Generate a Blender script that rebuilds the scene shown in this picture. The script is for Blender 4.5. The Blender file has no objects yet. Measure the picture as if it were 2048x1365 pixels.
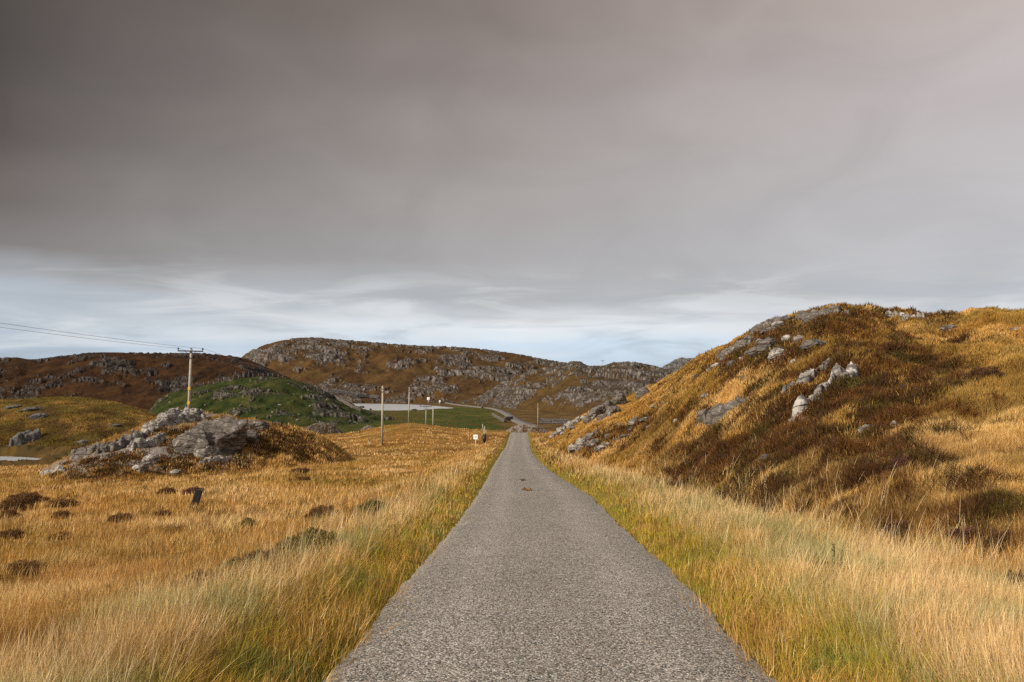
import bpy, bmesh, math, random
import numpy as np

# ---------------------------------------------------------------- camera, sky, sun, exposure
C = bpy.context.scene
COL = C.collection
F = 1792.0                       # focal length in photo pixels (2048 wide)
HORIZON = 780.0                  # eye level in the photo
PITCH = math.atan((HORIZON - 682.5) / F)
EYE = 1.6

cam_d = bpy.data.cameras.new('camera')
cam = bpy.data.objects.new('camera', cam_d)
COL.objects.link(cam)
cam_d.sensor_width = 36.0
cam_d.lens = 36.0 * F / 2048.0
cam_d.clip_start = 0.1
cam_d.clip_end = 20000.0
cam.location = (0, 0, EYE)
cam.rotation_euler = (math.pi / 2 + PITCH, 0, 0)
C.camera = cam

C.view_settings.view_transform = 'Standard'
C.view_settings.look = 'None'
C.view_settings.exposure = 0.0
C.view_settings.gamma = 1.0
C.view_settings.use_curve_mapping = False
C.cycles.use_denoising = False
C.cycles.max_bounces = 6
C.cycles.diffuse_bounces = 3
C.cycles.transparent_max_bounces = 4

SUN_EL = math.radians(33)
SUN_AZ = math.radians(-124)      # clockwise from straight ahead; minus = from the left, past 90 = from behind
SUN_STRENGTH = 5.0
sun_d = bpy.data.lights.new('sun', 'SUN')
sun = bpy.data.objects.new('sun', sun_d)
COL.objects.link(sun)
sun_d.energy = SUN_STRENGTH
sun_d.angle = math.radians(4)
sun_d.color = (1.0, 0.90, 0.76)
sd = (math.sin(SUN_AZ) * math.cos(SUN_EL), math.cos(SUN_AZ) * math.cos(SUN_EL), math.sin(SUN_EL))
from mathutils import Vector
sun.rotation_euler = Vector(sd).to_track_quat('Z', 'Y').to_euler()


def lin(r, g, b, a=None):
    def f(c):
        c /= 255.0
        return c / 12.92 if c <= 0.04045 else ((c + 0.055) / 1.055) ** 2.4
    return (f(r), f(g), f(b), 1.0)


class NT:
    """small helper to write node trees"""
    def __init__(self, tree):
        self.t = tree
        tree.nodes.clear()

    def n(self, kind, **kw):
        nd = self.t.nodes.new(kind)
        for k, v in kw.items():
            setattr(nd, k, v)
        return nd

    def set(self, sock, v):
        if isinstance(v, bpy.types.NodeSocket):
            self.t.links.new(v, sock)
        elif v is not None:
            sock.default_value = v

    def math(self, op, a, b=None, c=None, clamp=False):
        nd = self.n('ShaderNodeMath', operation=op)
        nd.use_clamp = clamp
        self.set(nd.inputs[0], a)
        self.set(nd.inputs[1], b)
        if c is not None:
            self.set(nd.inputs[2], c)
        return nd.outputs[0]

    def mix(self, fac, a, b, mode='MIX'):
        nd = self.n('ShaderNodeMix', data_type='RGBA', blend_type=mode)
        nd.clamp_factor = True
        self.set(nd.inputs[0], fac)
        self.set(nd.inputs[6], a)
        self.set(nd.inputs[7], b)
        return nd.outputs[2]

    def ramp(self, fac, stops, interp='LINEAR'):
        nd = self.n('ShaderNodeValToRGB')
        cr = nd.color_ramp
        cr.interpolation = interp
        cr.elements.remove(cr.elements[1])
        cr.elements[0].position = stops[0][0]
        cr.elements[0].color = stops[0][1]
        for p, c in stops[1:]:
            cr.elements.new(p).color = c
        self.set(nd.inputs[0], fac)
        return nd.outputs[0]

    def noise(self, vec, scale, detail=3, rough=0.55, dist=0.0):
        nd = self.n('ShaderNodeTexNoise')
        self.set(nd.inputs['Vector'], vec)
        nd.inputs['Scale'].default_value = scale
        nd.inputs['Detail'].default_value = detail
        nd.inputs['Roughness'].default_value = rough
        nd.inputs['Distortion'].default_value = dist
        return nd.outputs['Fac']

    def maprange(self, v, a, b, c=0.0, d=1.0, smooth=True):
        nd = self.n('ShaderNodeMapRange')
        nd.interpolation_type = 'SMOOTHSTEP' if smooth else 'LINEAR'
        self.set(nd.inputs[0], v)
        for i, x in enumerate((a, b, c, d)):
            nd.inputs[i + 1].default_value = x
        return nd.outputs[0]


def build_world():
    w = bpy.data.worlds.new('World')
    C.world = w
    w.use_nodes = True
    N = NT(w.node_tree)
    tc = N.n('ShaderNodeTexCoord')
    sep = N.n('ShaderNodeSeparateXYZ')
    N.set(sep.inputs[0], tc.outputs['Generated'])
    x, y, z = sep.outputs
    hor = N.math('SQRT', N.math('ADD', N.math('MULTIPLY', x, x), N.math('MULTIPLY', y, y)))
    el = N.math('ARCTAN2', z, hor)                       # elevation, radians
    az = N.math('ARCTAN2', x, y)                         # azimuth, 0 ahead, + right
    # cloud sheet seen in perspective
    zz = N.math('ADD', N.math('MAXIMUM', z, 0.0), 0.10)
    cv = N.n('ShaderNodeCombineXYZ')
    N.set(cv.inputs[0], N.math('DIVIDE', x, zz))
    N.set(cv.inputs[1], N.math('MULTIPLY', N.math('DIVIDE', y, zz), 0.8))
    n1 = N.noise(cv.outputs[0], 0.75, 4, 0.5, 0.4)
    cv2 = N.n('ShaderNodeCombineXYZ')
    N.set(cv2.inputs[0], N.math('MULTIPLY', az, 2.4))
    N.set(cv2.inputs[1], N.math('MULTIPLY', el, 6.0))
    cv3 = N.n('ShaderNodeCombineXYZ')
    N.set(cv3.inputs[0], N.math('MULTIPLY', az, 3.0))
    N.set(cv3.inputs[1], N.math('MULTIPLY', el, 5.0))
    n2 = N.noise(cv3.outputs[0], 2.1, 5, 0.5, 0.9)
    n3 = N.noise(cv2.outputs[0], 1.3, 4, 0.55, 0.5)
    # elevation wobbled by the clouds: py 0..780 -> 1..0
    wob = N.math('MULTIPLY', N.math('SUBTRACT', n3, 0.5), 0.06)
    wob2 = N.math('MULTIPLY', N.math('SUBTRACT', n1, 0.5), 0.03)
    e = N.math('ADD', N.math('ADD', el, wob), wob2)
    fac = N.math('DIVIDE', e, 0.46, clamp=True)          # 0.46 rad ~ 26 degrees

    def P(py):
        return min(1.0, max(0.0, math.atan((HORIZON - py) / F) / 0.46))
    L = [(P(775), lin(165, 180, 200)), (P(700), lin(176, 191, 209)), (P(640), lin(188, 198, 208)), (P(595), lin(184, 193, 203)),
         (P(555), lin(158, 160, 163)), (P(515), lin(126, 121, 119)), (P(440), lin(116, 108, 104)), (P(320), lin(95, 87, 83)), (P(180), lin(80, 73, 69)), (P(0), lin(80, 73, 68))]
    M = [(P(775), lin(196, 218, 240)), (P(700), lin(212, 230, 247)), (P(660), lin(233, 239, 244)), (P(630), lin(206, 209, 213)),
         (P(595), lin(180, 182, 185)), (P(520), lin(175, 173, 174)), (P(400), lin(170, 164, 162)), (P(270), lin(160, 152, 148)), (P(120), lin(147, 137, 133)), (P(0), lin(137, 126, 120))]
    R = [(P(775), lin(205, 220, 236)), (P(700), lin(214, 226, 238)), (P(655), lin(212, 218, 225)), (P(600), lin(196, 198, 202)),
         (P(540), lin(194, 194, 198)), (P(470), lin(195, 193, 196)), (P(380), lin(197, 193, 194)), (P(220), lin(199, 190, 190)), (P(0), lin(196, 184, 177))]
    cl = N.ramp(fac, L, 'EASE')
    cm = N.ramp(fac, M, 'EASE')
    cr = N.ramp(fac, R, 'EASE')
    azw = N.math('ADD', az, N.math('MULTIPLY', N.math('SUBTRACT', n1, 0.5), 0.14))
    f1 = N.math('POWER', N.maprange(azw, -0.54, 0.0, 0, 1, False), 0.85)
    f2 = N.maprange(azw, 0.0, 0.52, 0, 1, False)
    front = N.mix(f2, N.mix(f1, cl, cm), cr)
    br = N.math('ADD', N.math('ADD', 0.80, N.math('MULTIPLY', n2, 0.28)), N.math('MULTIPLY', n1, 0.12))
    brc = N.n('ShaderNodeCombineColor')
    for i in range(3):
        N.set(brc.inputs[i], br)
    front = N.mix(1.0, front, brc.outputs[0], 'MULTIPLY')
    # soft white cloud in the clear band low down
    cv4 = N.n('ShaderNodeCombineXYZ')
    N.set(cv4.inputs[0], N.math('MULTIPLY', az, 3.2))
    N.set(cv4.inputs[1], N.math('MULTIPLY', el, 20.0))
    n4 = N.noise(cv4.outputs[0], 1.7, 5, 0.55, 0.7)
    band = N.math('MULTIPLY', N.maprange(el, 0.0, 0.03), N.maprange(el, 0.15, 0.08))
    front = N.mix(N.math('MULTIPLY', N.math('MULTIPLY', band, 0.55), N.maprange(n4, 0.46, 0.66)), front, (0.80, 0.82, 0.84, 1))
    front = N.mix(N.math('MULTIPLY', N.math('MULTIPLY', band, 0.40), N.maprange(n4, 0.50, 0.34)), front, (0.40, 0.45, 0.51, 1))
    # high overhead and behind the camera: unseen cloud, its brightness set for the fill light
    over = N.mix(N.maprange(n2, 0.35, 0.65), (0.30, 0.30, 0.305, 1), (0.50, 0.49, 0.48, 1))
    t = N.math('MAXIMUM', N.maprange(el, 0.50, 0.95), N.maprange(y, 0.1, -0.5))
    cloud = N.mix(t, front, over)
    bg1 = N.n('ShaderNodeBackground')
    N.set(bg1.inputs[0], cloud)
    bg1.inputs[1].default_value = 1.0
    sky = N.n('ShaderNodeTexSky', sky_type='NISHITA')
    sky.sun_disc = False
    sky.sun_elevation = SUN_EL
    sky.sun_rotation = SUN_AZ
    sky.air_density = 1.0
    sky.dust_density = 1.5
    bg2 = N.n('ShaderNodeBackground')
    N.set(bg2.inputs[0], sky.outputs[0])
    bg2.inputs[1].default_value = 0.10
    # the blue behind shows faintly where the sheet is thin, low down
    thin = N.math('MULTIPLY', N.maprange(el, 0.02, 0.10, 0.10, 0.02), 1.0)
    ms = N.n('ShaderNodeMixShader')
    N.set(ms.inputs[0], thin)
    N.set(ms.inputs[1], bg1.outputs[0])
    N.set(ms.inputs[2], bg2.outputs[0])
    out = N.n('ShaderNodeOutputWorld')
    N.set(out.inputs[0], ms.outputs[0])


build_world()

# ---------------------------------------------------------------- numbers
rng = np.random.default_rng(11)
random.seed(11)
_perm = np.tile(np.random.default_rng(5).permutation(256), 3).astype(np.int32)
_ga = np.random.default_rng(6).random(256) * 2 * np.pi
_gx, _gy = np.cos(_ga), np.sin(_ga)
_g3 = np.random.default_rng(7).normal(size=(256, 3))
_g3 /= np.linalg.norm(_g3, axis=1, keepdims=True)


def _fade(t):
    return t * t * t * (t * (t * 6 - 15) + 10)


def noise2(x, y, seed=0):
    x = np.asarray(x, float) + seed * 17.31
    y = np.asarray(y, float) - seed * 9.77
    xi = np.floor(x); yi = np.floor(y)
    xf = x - xi; yf = y - yi
    xi = xi.astype(np.int64) & 255; yi = yi.astype(np.int64) & 255
    u = _fade(xf); v = _fade(yf)

    def g(ix, iy, dx, dy):
        h = _perm[_perm[ix & 255] + (iy & 255)]
        return _gx[h] * dx + _gy[h] * dy
    a = g(xi, yi, xf, yf); b = g(xi + 1, yi, xf - 1, yf)
    c = g(xi, yi + 1, xf, yf - 1); d = g(xi + 1, yi + 1, xf - 1, yf - 1)
    return ((a + u * (b - a)) * (1 - v) + (c + u * (d - c)) * v) * 1.5


def fbm2(x, y, octv=4, seed=0, gain=0.5):
    s = 0; a = 1; n = 0
    for k in range(octv):
        s = s + a * noise2(x * 2 ** k, y * 2 ** k, seed + k * 3)
        n += a
        a *= gain
    return s / n


def ridged2(x, y, octv=4, seed=0):
    s = 0; a = 1; n = 0
    for k in range(octv):
        s = s + a * (1 - 2 * np.abs(noise2(x * 2 ** k, y * 2 ** k, seed + k * 3)))
        n += a
        a *= 0.55
    return s / n


def noise3(p, seed=0):
    p = p + seed * np.array([3.17, 7.31, 5.77])
    pi = np.floor(p); pf = p - pi
    pi = pi.astype(np.int64) & 255
    w = _fade(pf)
    r = 0
    for dx in (0, 1):
        for dy in (0, 1):
            for dz in (0, 1):
                h = _perm[_perm[_perm[(pi[:, 0] + dx) & 255] + ((pi[:, 1] + dy) & 255)] + ((pi[:, 2] + dz) & 255)]
                g = _g3[h]
                d = g[:, 0] * (pf[:, 0] - dx) + g[:, 1] * (pf[:, 1] - dy) + g[:, 2] * (pf[:, 2] - dz)
                r = r + d * (w[:, 0] if dx else 1 - w[:, 0]) * (w[:, 1] if dy else 1 - w[:, 1]) * (w[:, 2] if dz else 1 - w[:, 2])
    return r * 1.5


def fbm3(p, octv=4, seed=0):
    s = 0; a = 1; n = 0
    for k in range(octv):
        s = s + a * noise3(p * 2 ** k, seed + k)
        n += a; a *= 0.5
    return s / n


def cells2(x, y, seed=0):
    """distance to nearest and second nearest cell point, and a random value per cell"""
    xi = np.floor(x); yi = np.floor(y)
    d1 = np.full(x.shape, 9.0); d2 = np.full(x.shape, 9.0); rv = np.zeros(x.shape)
    for ox in (-1, 0, 1):
        for oy in (-1, 0, 1):
            cx = xi + ox; cy = yi + oy
            h = _perm[_perm[(cx.astype(np.int64) + seed * 13) & 255] + (cy.astype(np.int64) & 255)]
            h2 = _perm[h + 31]
            px = cx + 0.1 + 0.8 * h / 255.0; py = cy + 0.1 + 0.8 * h2 / 255.0
            d = np.hypot(px - x, py - y)
            near = d < d1
            d2 = np.where(near, d1, np.minimum(d2, d))
            rv = np.where(near, _perm[h2 + 77] / 255.0, rv)
            d1 = np.where(near, d, d1)
    return d1, d2, rv


def sstep(x, a, b):
    t = np.clip((x - a) / (b - a), 0, 1)
    return t * t * (3 - 2 * t)


def smax(a, b, k):
    return 0.5 * (a + b + np.sqrt((a - b) ** 2 + k * k))


def py2v(py):
    return np.tan(PITCH + np.arctan((682.5 - np.asarray(py, float)) / F))


def v2py(v):
    return 682.5 - F * np.tan(np.arctan(v) - PITCH)


def px2u(px, v=-0.03):
    return (np.asarray(px, float) - 1024) / F * (math.cos(PITCH) + np.asarray(v) * math.sin(PITCH))


def u2px(u, v):
    return 1024 + F * u / (math.cos(PITCH) + v * math.sin(PITCH))


def at(px, py, Y):
    v = py2v(py)
    return np.array([px2u(px, v) * Y, Y, EYE + v * Y])


# ---------------------------------------------------------------- mesh and material helpers
def mesh_np(name, verts, quads=None, tris=None, mat=None, attrs=None, smooth=True, parent=None):
    me = bpy.data.meshes.new(name)
    verts = np.asarray(verts, np.float32)
    me.vertices.add(len(verts))
    me.vertices.foreach_set('co', verts.ravel())
    parts = []; starts = []; off = 0
    if quads is not None and len(quads):
        parts.append(np.asarray(quads, np.int32).ravel())
        starts.append(np.arange(len(quads), dtype=np.int32) * 4); off = len(quads) * 4
    if tris is not None and len(tris):
        parts.append(np.asarray(tris, np.int32).ravel())
        starts.append(off + np.arange(len(tris), dtype=np.int32) * 3)
    li = np.concatenate(parts); ls = np.concatenate(starts)
    me.loops.add(len(li))
    me.loops.foreach_set('vertex_index', li)
    me.polygons.add(len(ls))
    me.polygons.foreach_set('loop_start', ls)
    me.polygons.foreach_set('use_smooth', np.full(len(ls), smooth))
    me.update(calc_edges=True)
    for k, a in (attrs or {}).items():
        a = np.asarray(a, np.float32)
        if a.ndim == 2:
            if a.shape[1] == 3:
                a = np.hstack([a, np.ones((len(a), 1), np.float32)])
            at_ = me.attributes.new(k, 'FLOAT_COLOR', 'POINT')
            at_.data.foreach_set('color', a.ravel())
        else:
            at_ = me.attributes.new(k, 'FLOAT', 'POINT')
            at_.data.foreach_set('value', a)
    if mat:
        me.materials.append(mat)
    o = bpy.data.objects.new(name, me)
    COL.objects.link(o)
    if parent:
        o.parent = parent
    return o


def grid_quads(nr, nc):
    i = np.arange(nr * nc).reshape(nr, nc)
    return np.stack([i[:-1, :-1], i[:-1, 1:], i[1:, 1:], i[1:, :-1]], -1).reshape(-1, 4)


def tag(o, label=None, cat=None, group=None, kind=None):
    if label: o['label'] = label
    if cat: o['category'] = cat
    if group: o['group'] = group
    if kind: o['kind'] = kind
    return o


def empty(name, loc, rotz=0.0):
    o = bpy.data.objects.new(name, None)
    COL.objects.link(o)
    o.empty_display_size = 0.3
    o.location = loc
    o.rotation_euler = (0, 0, rotz)
    return o


def principled(name, rough=0.9, spec=0.15):
    m = bpy.data.materials.new(name)
    m.use_nodes = True
    N = NT(m.node_tree)
    b = N.n('ShaderNodeBsdfPrincipled')
    b.inputs['Roughness'].default_value = rough
    b.inputs['Specular IOR Level'].default_value = spec
    o = N.n('ShaderNodeOutputMaterial')
    N.set(o.inputs[0], b.outputs[0])
    return m, N, b


def simple_mat(name, col, rough=0.8, spec=0.2, var=0.25, scale=20.0, stretch=None, bump=0.3):
    m, N, b = principled(name, rough, spec)
    tc = N.n('ShaderNodeTexCoord')
    vec = tc.outputs['Object']
    if stretch:
        mp = N.n('ShaderNodeMapping')
        mp.inputs['Scale'].default_value = stretch
        N.set(mp.inputs[0], vec); vec = mp.outputs[0]
    n = N.noise(vec, scale, 4, 0.6)
    lo = tuple(c * (1 - var) for c in col[:3]) + (1,)
    hi = tuple(min(1, c * (1 + var)) for c in col[:3]) + (1,)
    N.set(b.inputs['Base Color'], N.mix(N.maprange(n, 0.3, 0.7), lo, hi))
    if bump:
        bp = N.n('ShaderNodeBump')
        bp.inputs['Strength'].default_value = bump
        bp.inputs['Distance'].default_value = 0.01
        N.set(bp.inputs['Height'], n)
        N.set(b.inputs['Normal'], bp.outputs[0])
    return m


def mat_terrain(name, scale=3.0, bump=0.5, dist=0.1):
    m, N, b = principled(name, 0.95, 0.08)
    a = N.n('ShaderNodeAttribute', attribute_name='Col')
    g = N.n('ShaderNodeNewGeometry')
    n = N.noise(g.outputs['Position'], scale, 6, 0.65)
    n2 = N.noise(g.outputs['Position'], scale * 6, 4, 0.65)
    v = N.math('ADD', N.math('MULTIPLY', n, 0.9), N.math('MULTIPLY', n2, 0.9))
    v = N.math('ADD', v, 0.1)
    cc = N.n('ShaderNodeCombineColor')
    for i in range(3):
        N.set(cc.inputs[i], v)
    N.set(b.inputs['Base Color'], N.mix(1.0, a.outputs['Color'], cc.outputs[0], 'MULTIPLY'))
    bp = N.n('ShaderNodeBump')
    bp.inputs['Strength'].default_value = bump
    bp.inputs['Distance'].default_value = dist
    N.set(bp.inputs['Height'], n)
    N.set(b.inputs['Normal'], bp.outputs[0])
    return m


def mat_blades(name, trans=0.3):
    m = bpy.data.materials.new(name)
    m.use_nodes = True
    N = NT(m.node_tree)
    a = N.n('ShaderNodeAttribute', attribute_name='Col')
    d = N.n('ShaderNodeBsdfDiffuse')
    t = N.n('ShaderNodeBsdfTranslucent')
    N.set(d.inputs[0], a.outputs['Color'])
    N.set(t.inputs[0], a.outputs['Color'])
    ms = N.n('ShaderNodeMixShader')
    ms.inputs[0].default_value = trans
    N.set(ms.inputs[1], d.outputs[0])
    N.set(ms.inputs[2], t.outputs[0])
    o = N.n('ShaderNodeOutputMaterial')
    N.set(o.inputs[0], ms.outputs[0])
    return m


def mat_rock(name, base=(0.27, 0.25, 0.235), pale=(0.62, 0.59, 0.55), dark=(0.07, 0.06, 0.055), scale=1.0, pale_amt=0.5):
    m, N, b = principled(name, 0.88, 0.2)
    g = N.n('ShaderNodeNewGeometry')
    mp = N.n('ShaderNodeMapping')
    mp.inputs['Rotation'].default_value = (0.5, 0.6, 0.4)
    mp.inputs['Scale'].default_value = (scale * 0.7, scale * 0.9, scale * 2.0)
    N.set(mp.inputs[0], g.outputs['Position'])
    strata = N.noise(mp.outputs[0], 1.4, 6, 0.65, 0.6)
    lich = N.noise(g.outputs['Position'], 2.6 * scale, 6, 0.7, 0.3)
    fine = N.noise(g.outputs['Position'], 14 * scale, 5, 0.7)
    vo = N.n('ShaderNodeTexVoronoi', feature='DISTANCE_TO_EDGE')
    N.set(vo.inputs['Vector'], mp.outputs[0])
    vo.inputs['Scale'].default_value = 1.3
    crack = N.maprange(N.math('ADD', vo.outputs['Distance'], N.math('MULTIPLY', N.math('SUBTRACT', lich, 0.45), 0.25)), 0.0, 0.11)
    mp2 = N.n('ShaderNodeMapping')
    mp2.inputs['Rotation'].default_value = (0.3, 0.75, 0.2)
    mp2.inputs['Scale'].default_value = (scale * 0.9, scale * 1.1, scale * 5.0)
    N.set(mp2.inputs[0], g.outputs['Position'])
    streak = N.noise(mp2.outputs[0], 1.6, 6, 0.7, 0.8)
    c = N.ramp(streak, [(0.30, dark + (1,)), (0.42, tuple(x * 0.75 for x in base) + (1,)), (0.52, base + (1,)), (0.66, tuple(min(1, x * 1.35) for x in base) + (1,))])
    c = N.mix(N.maprange(lich, 0.64 - 0.20 * pale_amt, 0.74 - 0.15 * pale_amt, 0, 0.85), c, pale + (1,))
    moss = N.noise(g.outputs['Position'], 0.9 * scale, 5, 0.65, 0.5)
    c = N.mix(N.maprange(moss, 0.58, 0.66, 0, 0.85), c, (0.085, 0.05, 0.02, 1))
    c = N.mix(N.maprange(fine, 0.55, 0.75, 0, 0.55), c, dark + (1,))
    c = N.mix(N.math('MULTIPLY', N.math('SUBTRACT', 1.0, crack), 0.85), c, dark + (1,))
    N.set(b.inputs['Base Color'], c)
    h = N.math('ADD', N.math('MULTIPLY', N.math('ADD', strata, streak), 0.7), N.math('ADD', N.math('MULTIPLY', fine, 0.25), N.math('MULTIPLY', crack, 0.5)))
    bp = N.n('ShaderNodeBump')
    bp.inputs['Strength'].default_value = 0.8
    bp.inputs['Distance'].default_value = 0.12 / scale
    N.set(bp.inputs['Height'], h)
    N.set(b.inputs['Normal'], bp.outputs[0])
    return m


M_GROUND = mat_terrain('moor_soil', 3.0, 0.6, 0.08)
M_HILL = mat_terrain('hill_turf', 2.0, 0.6, 0.1)
M_FAR = mat_terrain('far_hill_cover', 0.35, 0.7, 0.8)
M_GRASS = mat_blades('dry_grass', 0.2)
M_HEATH = mat_blades('heather_sprigs', 0.1)
M_ROCK = mat_rock('grey_gneiss', base=(0.160, 0.138, 0.118), pale=(0.41, 0.37, 0.325), pale_amt=0.45)
M_ROCKW = mat_rock('pale_gneiss', base=(0.25, 0.222, 0.195), pale=(0.52, 0.48, 0.43), pale_amt=0.8)
M_ROCKV = mat_rock('white_gneiss', base=(0.26, 0.235, 0.21), pale=(0.55, 0.515, 0.475), dark=(0.09, 0.075, 0.065), pale_amt=0.9)
M_ROCKD = mat_rock('dark_gneiss', base=(0.13, 0.12, 0.115), pale=(0.38, 0.36, 0.34), pale_amt=0.35)

# ---------------------------------------------------------------- the lie of the land
# a fan of columns (u = X / Y) and rows (Y), Z worked out from the road profile and a few hills
def pchip(xk, yk):
    xk = np.asarray(xk, float); yk = np.asarray(yk, float)
    h = np.diff(xk); d = np.diff(yk) / h
    m = np.zeros(len(xk))
    for i in range(1, len(xk) - 1):
        if d[i - 1] * d[i] > 0:
            w1 = 2 * h[i] + h[i - 1]; w2 = h[i] + 2 * h[i - 1]
            m[i] = (w1 + w2) / (w1 / d[i - 1] + w2 / d[i])
    m[0] = d[0]; m[-1] = d[-1]

    def f(x):
        x = np.clip(np.asarray(x, float), xk[0], xk[-1])
        i = np.clip(np.searchsorted(xk, x, side='right') - 1, 0, len(h) - 1)
        t = (x - xk[i]) / h[i]
        return ((1 + 2 * t) * (1 - t) ** 2 * yk[i] + t * (1 - t) ** 2 * h[i] * m[i]
                + t * t * (3 - 2 * t) * yk[i + 1] + t * t * (t - 1) * h[i] * m[i + 1])
    return f


road_z = pchip([-60, 0, 40, 85, 112, 130, 149, 163, 190, 230, 400, 4000], [3.0, 0, -2.01, -4.27, -5.38, -5.62, -5.72, -6.2, -7.0, -7.3, -7.2, -7.0])
_py_l = [1500, 1365, 1290, 1190, 1100, 1030, 960, 930, 905, 890, 868]
_px_l = [520, 640, 700, 786, 862, 926, 972, 987, 1003, 1013, 1020]
_py_r = [1500, 1365, 1300, 1220, 1170, 1100, 1030, 990, 960, 930, 910, 890, 868]
_px_r = [1688, 1560, 1497, 1421, 1378, 1297, 1222, 1180, 1130, 1088, 1068, 1060, 1056]


def _edge(pxs, pys):
    Ys = np.linspace(3, 150, 600)
    pys_at = v2py((road_z(Ys) - EYE) / Ys)
    Yk = np.interp(-np.asarray(pys, float), -pys_at, Ys)
    Yk[-1] = 150
    Xk = px2u(pxs, py2v(pys)) * Yk
    return pchip(np.r_[-30, 2.0, Yk, 175], np.r_[Xk[0] * 0.98, Xk[0] * 0.99, Xk, Xk[-1] + 0.4])


edge_l = _edge(_px_l, _py_l)
edge_r = _edge(_px_r, _py_r)

NU = 1300
U = np.linspace(-0.86, 0.86, NU)
rows = [2.2]
while rows[-1] < 235:
    rows.append(rows[-1] * 1.0064)
while rows[-1] < 700:
    rows.append(rows[-1] * 1.012)
while rows[-1] < 9000:
    rows.append(rows[-1] * 1.08)
YR = np.array(rows)
NR = len(YR)
UG, YG = np.meshgrid(U, YR)
XG = UG * YG


def layer(pxs, pys, Ycs, Yfs, drop, back, q=0.5, Zfoot=None):
    """a hill in front of the eye: crest line (px, py) at distance Yc, its foot at Yf"""
    us = px2u(pxs, 0.0)
    v = pchip(us, py2v(pys))(U)
    Yc = pchip(us, Ycs)(U)
    Yf = pchip(us, Yfs)(U)
    Zc = EYE + v * Yc
    Zf = (road_z(Yf) - drop) if Zfoot is None else np.full(NU, Zfoot)
    t = (YG - Yf) / (Yc - Yf)
    tc = np.clip(t, 0, 1)
    S = (1 - q) * tc + q * np.sin(tc * np.pi / 2)
    Z = Zf + (Zc - Zf) * S
    Z = Z + np.minimum(t, 0) * 3.0
    tb = np.clip((YG - Yc) / back, 0, 4)
    Z = Z - (np.abs(Zc - Zf) + 2.0) * tb ** 1.6 * 0.6
    return Z, t


# ground between the hills
dl = np.clip(edge_l(YG) - XG, 0, None)                    # metres left of the road
dr = np.clip(XG - edge_r(YG), 0, None)                    # metres right of it
inroad = (XG > edge_l(YG)) & (XG < edge_r(YG)) & (YG < 172)
Z0 = road_z(YG)
Z0 = Z0 + 0.10 * sstep(dl, 0.2, 1.0) + 0.08 * sstep(dr, 0.2, 1.2)
fade = 1 - sstep(YG, 170, 230)
near = sstep(YG, 2, 14)
Z0 = Z0 - fade * (0.55 * near * sstep(dl, 1.6, 4.5) + 0.95 * sstep(dl, 6, 26) + 0.4 * sstep(dl, 35, 60))
Z0 = Z0 - fade * 0.35 * sstep(dr, 1.4, 3.5) * sstep(YG, 8, 20)
far_l = sstep(-UG, 0.30, 0.5) * sstep(YG, 85, 110) * fade
Z0 = Z0 - far_l * 0.5

# field rising to the low crest with the telephone poles
fc, fc_t = layer([300, 560, 650, 700, 740, 780, 820, 845, 870, 900, 960, 1000, 1018, 1030, 1060, 1100, 1300],
                 [905, 876, 871, 867, 859, 852, 847.5, 849, 853, 858, 861.5, 865, 868, 880, 880, 867, 900],
                 [160, 165, 165, 168, 170, 172, 172, 172, 170, 165, 155, 150, 149, 149, 149, 150, 150],
                 [100, 100, 98, 95, 95, 95, 95, 97, 98, 100, 110, 125, 128, 128, 128, 128, 120], 0.5 + 2.8 * sstep(-U, 0.20, 0.36), 22, 0.5)
Z1 = smax(Z0, fc, 0.25)
# grass hill by the pond
gh, gh_t = layer([-600, -200, 0, 60, 130, 200, 260, 310, 360, 420, 480], [790, 806, 800, 797, 794, 800, 812, 829, 850, 885, 930],
                 [140, 148, 150, 150, 150, 148, 146, 144, 142, 140, 138], [112, 118, 121, 121, 120, 119, 119, 118, 118, 117, 117], 2.4, 30, 0.75)
Z1 = smax(Z1, gh, 0.3)
# rocky knoll below the power pole
kn, kn_t = layer([20, 70, 110, 150, 200, 260, 300, 335, 380, 430, 470, 520, 570, 620, 660, 700, 740],
                 [985, 955, 938, 916, 893, 868, 846, 832, 825, 834, 838, 845, 856, 869, 888, 916, 945],
                 [64, 66, 68, 70, 72, 75, 77, 78, 79, 79, 79, 79, 79, 79, 79, 80, 82],
                 [61, 60, 59, 58, 58, 58, 59, 60, 60, 60, 61, 62, 63, 65, 68, 71, 74], 1.6, 14, 0.75)
Z1 = smax(Z1, kn, 0.3)
# the grass hill right of the road
rh_px = [1080, 1100, 1125, 1150, 1200, 1260, 1310, 1400, 1480, 1530, 1600, 1680, 1735, 1800, 1850, 1915, 1990, 2048, 2300, 2700]
rh_py = [905, 884, 862, 846, 817, 799, 775, 719, 680, 650, 632, 616, 624, 631, 630, 633, 625, 626, 612, 620]
rh_yc = [128, 126, 124, 121, 117, 112, 107, 97, 88, 83, 76, 68, 65, 60, 57, 54, 51, 49, 42, 36]
rh_yf = [112, 98, 80, 65, 46, 34, 28, 21.5, 17.8, 16.2, 14.4, 12.9, 12.0, 11.2, 10.6, 10.0, 9.4, 9.0, 7.2, 6.0]
rh, rh_t = layer(rh_px, rh_py, rh_yc, rh_yf, 0.35, 26, 0.25)
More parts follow.
